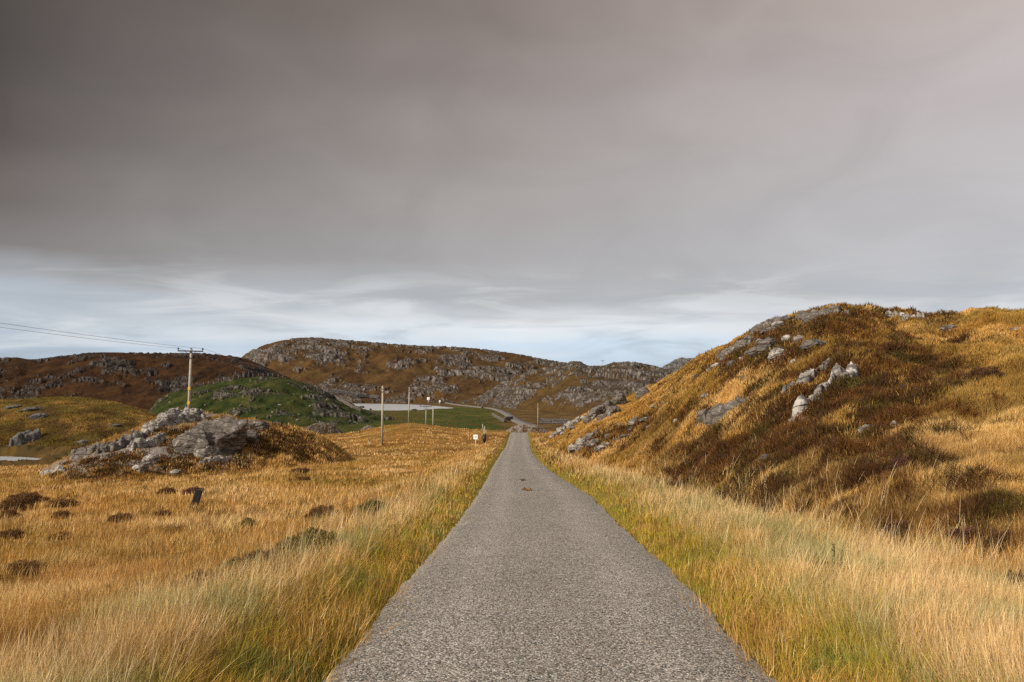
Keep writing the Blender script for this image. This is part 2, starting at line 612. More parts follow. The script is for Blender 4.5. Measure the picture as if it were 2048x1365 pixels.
# heathery spur standing out of its lower slope, with a hollow behind
px_g = u2px(UG, (Z1 - EYE) / YG)
su = np.clip((UG - 0.10) / 0.36, 0, 1)
spur = np.exp(-((rh_t - (0.30 + 0.10 * su)) / 0.13) ** 2) * sstep(UG, 0.10, 0.22) * (1 - sstep(UG, 0.40, 0.50))
holl = np.exp(-((rh_t - (0.55 + 0.10 * su)) / 0.10) ** 2) * sstep(UG, 0.08, 0.20) * (1 - sstep(UG, 0.44, 0.56))
rh = rh + 0.9 * spur - 0.55 * holl
HILLMASK = sstep(rh - Z1, -0.1, 0.35)
Z1 = smax(Z1, rh, 0.35)
KNOLL = sstep(kn - Z0, 0.0, 0.5) * (kn_t < 1.4)
GRASSHILL = sstep(gh - Z0, 0.0, 0.5)

# roughness: tussocks close by, swells on the slopes
amp = sstep(dl + dr, 0.5, 2.0)
tus = fbm2(XG / 0.9, YG / 0.9, 3, 1)
swell = fbm2(XG / 5.0, YG / 5.0, 3, 4)
swell2 = fbm2(XG / 14.0, YG / 14.0, 3, 8)
lod = 1 - sstep(YG, 90, 200) * 0.5
Z1 = Z1 + amp * lod * (0.11 * tus + 0.22 * swell * np.minimum(1, YG / 25)) * (1 - sstep(YG, 220, 330))
Z1 = Z1 + HILLMASK * amp * (0.28 * ridged2(XG / 2.4, YG / 2.8, 3, 14) + 0.22 * fbm2(XG / 0.8, YG / 0.8, 2, 17) + 0.45 * swell + 0.5 * swell2 * sstep(rh_t, 0.1, 0.3) * (1 - sstep(rh_t, 0.75, 1.0)))
Z1 = Z1 + KNOLL * (0.35 * ridged2(XG / 2.6, YG / 2.6, 4, 21))

# basins for the loch and the pond: outline in the photo laid on the water level
LOCH_Z, POND_Z = -7.0, -6.95


def on_level(px, py, z):
    v = py2v(py)
    Y = (z - EYE) / v
    return np.stack([px2u(px, v) * Y, Y], -1)


LOCH_PX = np.array([640, 690, 720, 760, 800, 840, 862, 880, 897, 905, 893, 870, 845, 820, 760, 700, 640], float)
LOCH_PY = np.array([814, 817, 819.5, 821.4, 821.2, 820.5, 818.4, 817.4, 817.6, 816.3, 814.8, 812.4, 810.4, 809.2, 808.3, 807.6, 807.6], float)
POND_PX = np.array([-260, -100, 0, 40, 75, 98, 90, 60, 20, -40, -260], float)
POND_PY = np.array([925, 925, 924, 923, 922, 920.5, 918.5, 915.5, 913.5, 912.8, 913], float)


def in_poly(x, y, P):
    ins = np.zeros(x.shape, bool)
    n = len(P)
    for i in range(n):
        x1, y1 = P[i]; x2, y2 = P[(i + 1) % n]
        c = ((y1 > y) != (y2 > y)) & (x < (x2 - x1) * (y - y1) / (y2 - y1 + 1e-12) + x1)
        ins ^= c
    return ins


def poly_dist(x, y, P):
    d = np.full(x.shape, 1e9)
    n = len(P)
    for i in range(n):
        a = P[i]; b = P[(i + 1) % n]; ab = b - a
        t = np.clip(((x - a[0]) * ab[0] + (y - a[1]) * ab[1]) / (ab @ ab + 1e-12), 0, 1)
        d = np.minimum(d, np.hypot(x - a[0] - t * ab[0], y - a[1] - t * ab[1]))
    return d


LOCH_P = on_level(LOCH_PX, LOCH_PY, LOCH_Z)
POND_P = on_level(POND_PX, POND_PY, POND_Z)
for P, zw, r0, w in ((LOCH_P, LOCH_Z, (300, 760), 14.0), (POND_P, POND_Z, (90, 135), 2.0)):
    rsel = (YR > r0[0]) & (YR < r0[1])
    xs, ys = XG[rsel], YG[rsel]
    ins = in_poly(xs, ys, P)
    dd = poly_dist(xs, ys, P) + fbm2(xs / (w * 0.5), ys / (w * 0.5), 2, 33) * w * 0.12
    sd_ = np.where(ins, -dd, dd)
    k = 1 - sstep(sd_, 0, w)
    tgt = zw - 0.02 + np.clip(sd_ / w, -1, 1) * 0.45
    Z1[rsel] = Z1[rsel] * (1 - k) + tgt * k

# keep the bed under the road just below it
cut = (1 - sstep(np.minimum(np.where(inroad, 0, 9), dl + dr), 0.0, 0.25)) * (YG < 176)
Z1 = Z1 * (1 - cut) + (road_z(YG) - 0.06) * cut
VG = (Z1 - EYE) / YG
VMAX = np.maximum.accumulate(VG, axis=0)


def height(x, y):
    x = np.asarray(x, float); y = np.asarray(y, float)
    u = np.clip((x / y - U[0]) / (U[1] - U[0]), 0, NU - 1.001)
    j = np.clip(np.searchsorted(YR, y, side='right') - 1, 0, NR - 2)
    fy = np.clip((y - YR[j]) / (YR[j + 1] - YR[j]), 0, 1)
    i = u.astype(int); fx = u - i
    return ((Z1[j, i] * (1 - fx) + Z1[j, i + 1] * fx) * (1 - fy) + (Z1[j + 1, i] * (1 - fx) + Z1[j + 1, i + 1] * fx) * fy)


def hit(px, py, ymin=0.0):
    """where the sight line through a photo pixel meets the land"""
    v = float(py2v(py)); u = float(px2u(px, v))
    i = int(round(np.clip((u - U[0]) / (U[1] - U[0]), 0, NU - 1)))
    s = int(np.searchsorted(YR, ymin))
    col = VG[s:, i]
    ok = np.nonzero(col >= v)[0]
    if len(ok) == 0:
        j = s + int(np.argmax(col)); Y = YR[j]
    else:
        j = s + int(ok[0])
        if ok[0] == 0:
            Y = YR[j]
        else:
            a, b = VG[j - 1, i], VG[j, i]
            Y = YR[j - 1] + (YR[j] - YR[j - 1]) * (v - a) / (b - a + 1e-12)
    X = u * Y
    return np.array([X, Y, float(height(X, Y))])


PXG = u2px(UG, VG)
PYG = v2py(VG)

# ---------------------------------------------------------------- cover: what grows where
HEATH_A = np.array([[1360, 940], [1400, 900], [1470, 862], [1560, 800], [1600, 772], [1690, 700], [1800, 703], [1890, 728], [1895, 785], [1835, 835], [1800, 885],
                    [1720, 893], [1600, 908], [1530, 928], [1430, 950]], float)
HEATH_E = np.array([[1112, 918], [1150, 888], [1200, 862], [1300, 832], [1400, 798], [1425, 822], [1330, 852], [1250, 892], [1180, 908]], float)
HEATH_B = np.array([[1425, 720], [1480, 685], [1540, 645], [1640, 622], [1700, 612], [1760, 622], [1790, 640], [1700, 660], [1640, 680], [1600, 715], [1540, 735], [1440, 745]], float)
HEATH_C = np.array([[1740, 628], [1820, 624], [1920, 628], [1910, 642], [1800, 645]], float)
HEATH_D = np.array([[95, 950], [180, 900], [330, 850], [420, 845], [560, 850], [650, 885], [680, 915], [560, 915], [480, 935], [330, 950], [200, 960]], float)


def heath_amount(x, y, px, py, hill, knoll):
    n = fbm2(x / 1.7, y / 2.0, 4, 51)
    n = 0.75 * n + 0.55 * fbm2(x / 0.55, y / 0.7, 2, 59)
    n_big = fbm2(x / 7.0, y / 7.0, 3, 55)
    h = np.zeros(x.shape)
    for P, s, thr in ((HEATH_A, 40.0, -0.22), (HEATH_E, 18.0, -0.04), (HEATH_B, 22.0, -0.14), (HEATH_C, 8.0, -0.06), (HEATH_D, 22.0, 0.04)):
        box = (px > P[:, 0].min() - 60) & (px < P[:, 0].max() + 60) & (py > P[:, 1].min() - 40) & (py < P[:, 1].max() + 40)
        if not box.any():
            continue
        a, b = px[box], py[box]
        d = poly_dist(a, b, P)
        sdv = np.where(in_poly(a, b, P), d, -d) / s
        h[box] = np.maximum(h[box], sstep(np.clip(sdv, -1, 1) * 0.28 + n[box] * 0.9 + 0.05, thr, thr + 0.22))
    # scattered low clumps on the foot of the hill and over the field
    h = np.maximum(h, hill * sstep(n + 0.3 * n_big, 0.20, 0.36) * sstep(x / np.maximum(y, 1), 0.06, 0.16) * 0.9)
    lowz = sstep(py, 880, 940) * (1 - sstep(py, 1120, 1240)) * sstep(px, 1300, 1420)
    n_s = fbm2(x / 0.9, y / 1.1, 3, 57)
    h = np.maximum(h, hill * lowz * sstep(0.55 * n + 0.7 * n_s + 0.3 * n_big, -0.10, 0.16) * 0.8)
    return h


GREEN_A = sstep(YG, 186, 205) * (1 - sstep(YG, 420, 470)) * sstep(PXG, 640, 700) * (1 - sstep(PXG + 40 * fbm2(XG / 9, YG / 9, 2, 71), 985, 1020))
# darker, wetter patches in meadow
HEATHG = heath_amount(XG, YG, PXG, PYG, HILLMASK, KNOLL)


def mixc(a, b, t):
    t = np.asarray(t)[..., None]
    return a * (1 - t) + b * t


c_straw = np.array([0.30, 0.165, 0.048]); c_gold = np.array([0.22, 0.105, 0.022]); c_rust = np.array([0.12, 0.050, 0.012])
c_olive = np.array([0.115, 0.085, 0.015]); c_green = np.array([0.055, 0.085, 0.014]); c_heath = np.array([0.075, 0.036, 0.017])
c_rock = np.array([0.26, 0.235, 0.215])


def ground_colour(x, y):
    a = fbm2(x / 9.0, y / 9.0, 4, 61); b = fbm2(x / 3.0, y / 3.0, 4, 65); c = fbm2(x / 20.0, y / 20.0, 3, 68)
    col = mixc(c_gold[None] * np.ones(x.shape + (1,)), c_straw, sstep(a + 0.4 * b, -0.1, 0.35))
    col = mixc(col, c_rust, sstep(-a + 0.5 * b, 0.05, 0.4) * 0.8)
    col = mixc(col, c_olive, sstep(c + 0.5 * b, 0.12, 0.45) * 0.75)
    return col


GC = ground_colour(XG, YG)
FARBROWN = sstep(YG, 176, 200)
fb_n = fbm2(XG / 7, YG / 12, 4, 73)
GC = mixc(GC, mixc(np.array([0.062, 0.037, 0.014])[None] * np.ones(XG.shape + (1,)), np.array([0.125, 0.075, 0.022]), sstep(fb_n, -0.25, 0.25)), FARBROWN * 0.95)
gn = fbm2(XG / 14, YG / 14, 4, 75)
gn2 = fbm2(XG / 5, YG / 9, 4, 76)
GC = mixc(GC, mixc(mixc(np.array([0.040, 0.060, 0.011])[None] * np.ones(XG.shape + (1,)), np.array([0.10, 0.085, 0.018]), sstep(gn + 0.5 * gn2, -0.12, 0.3)), np.array([0.085, 0.05, 0.018]), sstep(gn2 - 0.6 * gn, 0.12, 0.4) * 0.8), GREEN_A * (1 - 0.35 * sstep(gn2, 0, 0.3)))
brown_mid = np.exp(-((PXG - 785) / 50) ** 2) * sstep(PYG, 815, 824) * (1 - sstep(PYG, 838, 846))
GC = mixc(GC, np.array([0.10, 0.062, 0.018]), brown_mid * GREEN_A * sstep(gn2, -0.35, 0.1) * 0.9)
gh_n = fbm2(XG / 6, YG / 6, 4, 79)
GC = mixc(GC, np.array([0.085, 0.065, 0.014]), GRASSHILL * sstep(gh_n, -0.5, 0.0) * 0.9)  # grass hill: olive ground darkened in place of cloud shade
GC = mixc(GC, np.array([0.06, 0.034, 0.014]), GRASSHILL * sstep(fbm2(XG / 4, YG / 3, 4, 82) - 0.7 * (gh_t - 0.65), -0.05, 0.25) * 0.85)
shore = sstep(YG, 98, 106) * (1 - sstep(YG, 124, 130)) * sstep(-UG, 0.34, 0.42)
GC = mixc(GC, np.array([0.060, 0.040, 0.014]), shore * (0.7 + 0.3 * sstep(fbm2(XG / 3, YG / 4, 4, 84), -0.3, 0.15)))
GC = mixc(GC, c_heath, HEATHG * 0.9)
GC = mixc(GC, np.array([0.19, 0.15, 0.02]), (1 - sstep(dl + dr, 0.1, 0.6)) * (YG < 176) * 0.8)

# dark peat and stones round the water
# rock showing through the knoll and the top of the hill
slope_n = ridged2(XG / 1.6 + 0.5 * YG, YG / 2.6, 4, 91)
rockk = KNOLL * sstep(slope_n + 0.7 * fbm2(XG / 5, YG / 5, 3, 93), 0.52, 0.62) * (1 - sstep(PXG, 420, 520))
GC = mixc(GC, c_rock * 0.8, rockk * 0.85)
ROCKG = rockk
ok_cols = np.clip(GC, 0, 1)


def split_object(name, mask_face, mat, label, cat=None):
    q = grid_quads(NR, NU)[mask_face.ravel()]
    used = np.unique(q)
    remap = np.zeros(NR * NU, np.int64); remap[used] = np.arange(len(used))
    V = np.stack([XG, YG, Z1], -1).reshape(-1, 3)[used]
    o = mesh_np(name, V, quads=remap[q], mat=mat, attrs={'Col': ok_cols.reshape(-1, 3)[used]})
    tag(o, label, cat, kind='structure')
    return o


fm = lambda A: 0.25 * (A[:-1, :-1] + A[1:, :-1] + A[:-1, 1:] + A[1:, 1:])
is_hill = (fm(HILLMASK) > 0.5) & (fm(UG) > 0.03) & (fm(YG) < 235)
is_ghill = (fm(GRASSHILL) > 0.5) & (fm(YG) < 235) & ~is_hill
is_knoll = (fm(KNOLL) > 0.5) & (fm(YG) < 120) & ~is_hill & ~is_ghill
ground = split_object('ground', ~(is_hill | is_ghill | is_knoll), M_GROUND, 'rough moorland of dry straw coloured grass on both sides of the road', 'ground')
hill = split_object('hill', is_hill, M_HILL, 'steep golden grass hill with heather beside the road', 'hill')
ghill = split_object('grass_hill', is_ghill, M_HILL, 'low rounded grass hill beyond the small pond', 'hill')
knoll = split_object('rocky_knoll', is_knoll, M_HILL, 'low rocky knoll in front of the power pole with a crossarm', 'hill')
# ground behind the camera
bx = np.linspace(-60, 60, 41); by = np.linspace(-70, 2.3, 25)
BX, BY = np.meshgrid(bx, by)
BZ = -0.0502 * BY - 0.10
BZ = BZ - 0.02 * np.clip(np.abs(BX) - 2, 0, 3)
o = mesh_np('ground', np.stack([BX, BY, BZ], -1).reshape(-1, 3), quads=grid_quads(25, 41), mat=M_GROUND,
            attrs={'Col': np.tile(c_gold, (BX.size, 1))})
tag(o, 'rough moorland continuing behind the viewpoint', 'ground', kind='structure')

# ---------------------------------------------------------------- far hills, each a mesh of its own
def far_hill(name, label, crest_px, crest_py, Yc, Yf, Zf, q, step, nt, back, rough, cols, rock_amt, seed, terr=5.0, swell_a=4.0, xs=1.0):
    us = px2u(crest_px, 0.04)
    u = np.arange(us[0], us[-1], step / F)
    v = pchip(us, py2v(crest_py))(u)
    yc = pchip(us, Yc)(u); yf = pchip(us, Yf)(u)
    zc = EYE + v * yc
    t = np.r_[np.linspace(-0.12, 0, 10)[:-1], np.linspace(0, 1, nt), 1 + np.linspace(0, 1, 28)[1:]]
    T, Ug = np.meshgrid(t, u, indexing='ij')
    YC = yc[None]; YF = yf[None]; ZC = zc[None]
    tc = np.clip(T, 0, 1)
    Yg = YF + (YC - YF) * np.minimum(T, 1) + np.maximum(T - 1, 0) * back
    S = (1 - q) * tc + q * np.sin(tc * np.pi / 2)
    Zg = Zf + (ZC - Zf) * S
    Zg = Zg + np.minimum(T, 0) * 40.0
    Zg = Zg - np.maximum(T - 1, 0) ** 1.5 * (ZC - Zf + 6) * 1.0
    Xg = Ug * Yg
    ends = sstep(Ug, u[0], u[0] + 0.02) * (1 - sstep(Ug, u[-1] - 0.02, u[-1]))
    k = rough
    win = np.sin(np.clip(T, 0, 1.0) * np.pi) ** 0.7
    Zs = Zg + swell_a * fbm2(Xg / (26 * k), Yg / (40 * k), 3, seed) * win
    wx = Xg + 5 * k * fbm2(Xg / (9 * k), Yg / (9 * k), 3, seed + 5)
    wy = Yg + 5 * k * fbm2(Xg / (9 * k), Yg / (9 * k), 3, seed + 6)
    reg = fbm2(Xg / (22 * k), Yg / (34 * k), 3, seed + 9)
    rid = ridged2(wx / (7.5 * k) + wy / (30 * k), wy / (13 * k), 5, seed + 12)
    reg2 = fbm2(Xg / (60 * k) + 0.4 * Yg / (60 * k), Yg / (80 * k), 3, seed + 60)
    reg = 0.75 * reg + 0.9 * reg2
    mask = sstep(reg + 0.40 * rid - 0.12 + rock_amt, 0.0, 0.30)
    d1, d2, rv = cells2(wx / (3.4 * k) + 0.35 * wy / (3.4 * k), wy / (6.0 * k), seed)
    block = (rv * 0.8 + sstep(d2 - d1, 0.0, 0.25) * 0.5)
    h = mask * ((1.1 * k) * block + (1.5 * k) * np.maximum(rid, 0))
    edge = 0.8 + 0.2 * win
    Zs = Zs + h * edge + (0.5 * k) * fbm2(Xg / (3 * k), Yg / (3 * k), 4, seed + 20) * (0.25 + 0.75 * win)
    # terraces: ledges of rock with grass benches between
    zt = Zs / terr + 0.7 * fbm2(Xg / (30 * k), Yg / (30 * k), 2, seed + 25) + 0.02 * Xg / k
    fz = zt - np.floor(zt)
    ter = (sstep(fz, 0.25, 0.75) - fz) * terr
    tm = sstep(reg + 0.25 * rid + rock_amt + 0.05, -0.1, 0.3)
    Zs = Zs + 0.65 * ter * tm * win
    # silhouette back on the crest line in the photo
    vv = ((Zs - EYE) / Yg).max(0)
    ksz = max(3, int(22 / step)); ker = np.ones(ksz) / ksz
    dv = np.convolve(np.pad(vv - v, ksz // 2, mode='edge'), ker, mode='same')[ksz // 2: ksz // 2 + len(u)]
    Zs = Zs - dv[None] * Yg * np.clip(T, 0, 1)
    dzdy = np.gradient(Zs, axis=0) / np.maximum(np.gradient(Yg, axis=0), 1e-3)
    dzdx = np.gradient(Zs, axis=1) / np.gradient(Xg, axis=1)
    g = np.hypot(dzdx, dzdy)
    base_g = np.hypot(np.gradient(Zg, axis=0) / np.maximum(np.gradient(Yg, axis=0), 1e-3), 0)
    fn = fbm2(Xg / (1.6 * k), Yg / (1.6 * k), 3, seed + 30)
    rock = np.clip(sstep(mask + 0.5 * fn, 0.45, 0.75) * (0.35 + sstep(g, 0.3, 0.75)) + 0.6 * sstep(g + 0.3 * fn, 0.85, 1.25), 0, 1)
    grass1, grass2, dark, rk1, rk2 = [np.array(c, float) for c in cols]
    n1 = fbm2(Xg / (14 * k), Yg / (22 * k), 4, seed + 40); n2 = fbm2(Xg / (4 * k), Yg / (5 * k), 4, seed + 44)
    colr = mixc(np.ones(Xg.shape + (1,)) * grass1, grass2, sstep(n1 + 0.5 * n2, -0.2, 0.3))
    colr = mixc(colr, dark, sstep(n2 + 0.6 * mask - 0.4 * n1, 0.05, 0.5) * 0.85)
    rc = mixc(np.ones(Xg.shape + (1,)) * rk1, rk2, sstep(fn + 0.5 * rv - 0.2, -0.1, 0.45))
    rc = mixc(rc, dark * 0.7, (1 - sstep(d2 - d1, 0.02, 0.16)) * 0.7)
    sp = fbm2(Xg / (0.9 * k) + 0.5 * Yg / k, Yg / (2.0 * k), 4, seed + 50)
    rock = rock * sstep(sp + 0.35 * (rock - 0.5), -0.14, 0.10)
    colr = mixc(colr, dark, sstep(mask, 0.3, 0.8) * sstep(-sp, -0.1, 0.2) * 0.8)
    colr = mixc(colr, rc, rock * 0.95)
    o = mesh_np(name, np.stack([Xg, Yg, Zs], -1).reshape(-1, 3), quads=grid_quads(len(t), len(u)), mat=M_FAR,
                attrs={'Col': np.clip(colr, 0, 1).reshape(-1, 3)})
    tag(o, label, 'hill', kind='structure')
    return dict(u=u, Y=Yg, Z=Zs, X=Xg, v=v)


def far_at(H, px, py):
    """point of a far hill seen at a photo pixel"""
    vv = py2v(py); uu = float(px2u(px, vv))
    i = int(np.argmin(np.abs(H['u'] - uu)))
    col = (H['Z'][:, i] - EYE) / H['Y'][:, i]
    ok = np.nonzero(col >= vv)[0]
    j = int(ok[0]) if len(ok) else int(np.argmax(col))
    return np.array([H['X'][j, i], H['Y'][j, i], H['Z'][j, i]])


g_ridge_shaded = [(0.036, 0.0165, 0.007), (0.055, 0.026, 0.009), (0.018, 0.010, 0.006), (0.050, 0.043, 0.039), (0.110, 0.097, 0.088)]  # left ridge: brown cover darkened to stand in for cloud shade
g_mid = [(0.070, 0.037, 0.015), (0.098, 0.055, 0.019), (0.040, 0.023, 0.011), (0.085, 0.075, 0.068), (0.22, 0.195, 0.175)]
g_midr = [(0.072, 0.042, 0.015), (0.098, 0.056, 0.018), (0.036, 0.022, 0.010), (0.085, 0.075, 0.068), (0.23, 0.205, 0.185)]
g_grey = [(0.09, 0.055, 0.022), (0.10, 0.065, 0.03), (0.04, 0.03, 0.02), (0.11, 0.11, 0.108), (0.19, 0.187, 0.183)]
g_green_shaded = [(0.025, 0.037, 0.008), (0.055, 0.055, 0.013), (0.010, 0.014, 0.005), (0.085, 0.070, 0.058), (0.17, 0.145, 0.125)]  # green hill: cloud shade put into the cover colours

HB = far_hill('hill', 'long heather brown ridge, colour darkened for cloud shade, behind the green hill and power pole',
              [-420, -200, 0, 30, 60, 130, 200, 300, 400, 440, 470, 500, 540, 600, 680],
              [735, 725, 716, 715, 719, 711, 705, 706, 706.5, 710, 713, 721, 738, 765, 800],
              [450] * 15, [320] * 15, -7.6, 0.55, 1.4, 230, 160, 0.55, g_ridge_shaded, -0.14, 101, 3.0, 3.5)
HC = far_hill('hill', 'broad rock strewn brown hill rising behind the loch',
              [380, 430, 470, 490, 530, 565, 600, 625, 660, 720, 800, 850, 900, 950, 1000, 1040, 1080, 1140, 1200, 1300, 1420],
              [770, 745, 724, 709, 690, 681, 676, 675, 678, 682.5, 689, 692, 693.5, 697, 703, 709, 717, 727, 735, 752, 770],
              [800] * 21, [585] * 21, -6.6, 0.45, 1.2, 280, 300, 0.95, g_mid, 0.02, 131, 6.0, 6.0)
HD = far_hill('hill', 'craggy grey and brown hill above the far bend of the road',
              [900, 930, 960, 1000, 1050, 1075, 1100, 1130, 1146, 1160, 1180, 1205, 1228, 1260, 1290, 1330, 1380, 1450, 1560],
              [815, 804, 791, 768, 744, 738, 734.5, 728, 722.5, 724, 732, 731.5, 725, 724.5, 728, 738, 752, 772, 800],
              [612, 600, 585, 560, 545, 540, 535, 530, 528, 526, 524, 522, 520, 518, 515, 512, 510, 505, 500],
              [600, 575, 510, 440, 400, 385, 370, 340, 330, 322, 312, 305, 300, 295, 290, 285, 280, 275, 270], -7.5, 0.6, 1.1, 240, 160, 0.62, g_midr, 0.10, 163, 4.0, 3.0)
HE = far_hill('hill', 'bare grey rock knob peeping over the shoulder of the grass hill',
              [1270, 1310, 1322, 1345, 1362, 1375, 1395, 1425, 1480, 1560],
              [775, 752, 737, 723, 716, 717, 716, 724, 745, 790],
              [690] * 10, [640] * 10, 8.0, 0.6, 0.9, 110, 60, 1.0, g_grey, 0.5, 181, 5.0, 2.0)
HG = far_hill('green_hill', 'rounded green hill dotted with grey stones in front of the brown ridge',
              [270, 300, 318, 345, 400, 460, 500, 530, 565, 600, 650, 700, 740, 780, 820, 860],
              [858, 824, 800, 785, 773, 760, 755, 753, 756, 763, 782, 806, 822, 835, 846, 856],
              [300] * 11 + [296, 288, 280, 272, 265], [232, 228, 225, 222, 218, 215, 214, 213, 213, 213, 214, 216, 220, 226, 232, 240], -8.2, 0.62, 1.2, 200, 70, 0.34, g_green_shaded, -0.12, 201, 1.8, 2.2)


# ---------------------------------------------------------------- water
def mat_water(name, sc):
    m, N, b = principled(name, 0.32, 0.5)
    b.inputs['Base Color'].default_value = (0.42, 0.435, 0.46, 1)
    g = N.n('ShaderNodeNewGeometry')
    mp = N.n('ShaderNodeMapping')
    mp.inputs['Scale'].default_value = (1.0, 0.45, 1.0)
    N.set(mp.inputs[0], g.outputs['Position'])
    n = N.noise(mp.outputs[0], sc, 4, 0.6, 0.3)
    bp = N.n('ShaderNodeBump')
    bp.inputs['Strength'].default_value = 0.9
    bp.inputs['Distance'].default_value = 0.25
    N.set(bp.inputs['Height'], n)
    N.set(b.inputs['Normal'], bp.outputs[0])
    return m


def water(name, P, z, label, mat, grow):
    c = P.mean(0)
    Q = c + (P - c) * grow
    # finely divided sheet: fan from the middle in rings
    n = len(Q); rings = 12
    V = [[c[0], c[1], z]]
    for r in range(1, rings + 1):
        for q in Q:
            p = c + (q - c) * r / rings
            V.append([p[0], p[1], z])
    tr = []; qd = []
    for i in range(n):
        tr.append([0, 1 + i, 1 + (i + 1) % n])
        for r in range(rings - 1):
            a = 1 + r * n + i; b = 1 + r * n + (i + 1) % n
            qd.append([a, a + n, b + n, b])
    o = mesh_np(name, V, quads=qd, tris=tr, mat=mat)
    return tag(o, label, 'water', kind='structure')


water('loch_water', LOCH_P, LOCH_Z, 'pale grey loch at the foot of the far hill', mat_water('loch_ripples', 0.7), 1.12)
water('pond_water', POND_P, POND_Z, 'small grey pond beyond the straw coloured field', mat_water('pond_ripples', 2.0), 1.10)


# ---------------------------------------------------------------- road
def mat_road():
    m, N, b = principled('chip_seal', 0.85, 0.25)
    g = N.n('ShaderNodeNewGeometry')
    pos = g.outputs['Position']
    vo = N.n('ShaderNodeTexVoronoi', feature='F1')
    N.set(vo.inputs['Vector'], pos)
    vo.inputs['Scale'].default_value = 86.0
    vo.inputs['Randomness'].default_value = 1.0
    sepc = N.n('ShaderNodeSeparateColor')
    N.set(sepc.inputs[0], vo.outputs['Color'])
    stone = N.ramp(sepc.outputs[0], [(0.0, (0.035, 0.03, 0.027, 1)), (0.28, (0.12, 0.109, 0.095, 1)), (0.55, (0.335, 0.308, 0.268, 1)),
                                     (0.8, (0.57, 0.53, 0.47, 1)), (1.0, (0.95, 0.90, 0.83, 1))])
    pink = N.mix(N.maprange(sepc.outputs[1], 0.7, 0.9), stone, (0.38, 0.29, 0.23, 1))
    gap = N.maprange(vo.outputs['Distance'], 0.45, 0.85)
    col = N.mix(N.math('MULTIPLY', gap, 0.8), pink, (0.03, 0.028, 0.026, 1))
    at_ = N.n('ShaderNodeAttribute', attribute_name='across')
    ac = at_.outputs['Fac']
    big = N.noise(pos, 0.55, 4, 0.55)
    mid = N.noise(pos, 3.0, 4, 0.6)
    wheel = N.math('ABSOLUTE', N.math('SUBTRACT', N.math('ABSOLUTE', ac), 0.52))
    wl = N.maprange(wheel, 0.02, 0.26, 1.10, 0.96)
    tone = N.math('ADD', N.math('MULTIPLY', big, 0.30), N.math('ADD', N.math('MULTIPLY', mid, 0.24), 0.58))
    tone = N.math('MULTIPLY', tone, wl)
    cc = N.n('ShaderNodeCombineColor')
    for i in range(3):
        N.set(cc.inputs[i], tone)
    col = N.mix(1.0, col, cc.outputs[0], 'MULTIPLY')
    # loose grit and moss along the broken edges
    edge = N.maprange(N.math('ADD', N.math('ABSOLUTE', ac), N.math('MULTIPLY', N.math('SUBTRACT', mid, 0.5), 0.16)), 0.90, 1.0)
    col = N.mix(N.math('MULTIPLY', edge, 0.45), col, (0.33, 0.29, 0.25, 1))
    N.set(b.inputs['Base Color'], col)
    bp = N.n('ShaderNodeBump')
    bp.inputs['Strength'].default_value = 0.6
    bp.inputs['Distance'].default_value = 0.008
    bp.invert = True
    N.set(bp.inputs['Height'], vo.outputs['Distance'])
    N.set(b.inputs['Normal'], bp.outputs[0])
    return m


M_ROAD = mat_road()
ys = [-25.0]
while ys[-1] < 166:
    ys.append(ys[-1] + max(0.06, 0.004 * max(ys[-1], 1)))
ys = np.array(ys)
na = 21
aa = np.linspace(-1, 1, na)
YR2, AR = np.meshgrid(ys, aa, indexing='ij')
rag_l = 0.05 * fbm2(ys / 0.45, ys * 0, 3, 5) + 0.05 * fbm2(ys / 2.0, ys * 0, 2, 6)
rag_r = 0.05 * fbm2(ys / 0.45, ys * 0 + 9, 3, 7) + 0.05 * fbm2(ys / 2.0, ys * 0 + 9, 2, 8)
el_ = (edge_l(ys) + rag_l)[:, None]; er_ = (edge_r(ys) + rag_r)[:, None]
XR = el_ + (er_ - el_) * (AR + 1) / 2
ZR = road_z(YR2) + 0.025 * (1 - AR ** 2) + 0.006 * fbm2(XR / 1.2, YR2 / 1.2, 2, 9) - 0.03 * sstep(np.abs(AR), 0.97, 1.0)
road = mesh_np('road', np.stack([XR, YR2, ZR], -1).reshape(-1, 3), quads=grid_quads(len(ys), na), mat=M_ROAD, attrs={'across': AR.ravel()})
tag(road, 'grey single track road of chipped stone running straight ahead', 'road', kind='structure')
M_FROAD = simple_mat('far_chip_seal', (0.16, 0.145, 0.13), 0.85, 0.2, 0.2, 0.6)


def ribbon(name, pts, width, lift, mat, label, zlev=None):
    P = []
    for (px, py) in pts:
        v = py2v(py)
        Y = (zlev - EYE) / v
        P.append([px2u(px, v) * Y, Y])
    P = np.array(P)
    s = np.r_[0, np.cumsum(np.hypot(*np.diff(P, axis=0).T))]
    ss = np.linspace(0, s[-1], 160)
    fx = pchip(s, P[:, 0])(ss); fy = pchip(s, P[:, 1])(ss)
    tx = np.gradient(fx); ty = np.gradient(fy); L = np.hypot(tx, ty)
    nx, ny = -ty / L, tx / L
    V = []
    for k in (-1, -0.9, 0, 0.9, 1):
        x = fx + nx * k * width / 2; y = fy + ny * k * width / 2
        zc = np.maximum(height(fx, fy), height(x, y)) + lift
        V.append(np.stack([x, y, zc - (0.7 if abs(k) == 1 else 0)], -1))
    V = np.stack(V, 1)
    o = mesh_np(name, V.reshape(-1, 3), quads=grid_quads(len(ss), 5), mat=mat)
    return tag(o, label, 'road', kind='structure')


ribbon('road', [(1062, 853), (1050, 847.5), (1036, 842), (1020, 832), (1003, 823.5), (985, 818), (968, 815.5)], 3.2, 0.35, M_FROAD,
       'far stretch of the road bending past the green meadow', -7.0)
ribbon('road', [(968, 814.5), (940, 811.8), (915, 809), (898, 806.5), (888, 804.5), (880, 803.0)], 2.6, 0.5, M_FROAD, 'farthest stretch of road along the loch shore', -6.6)


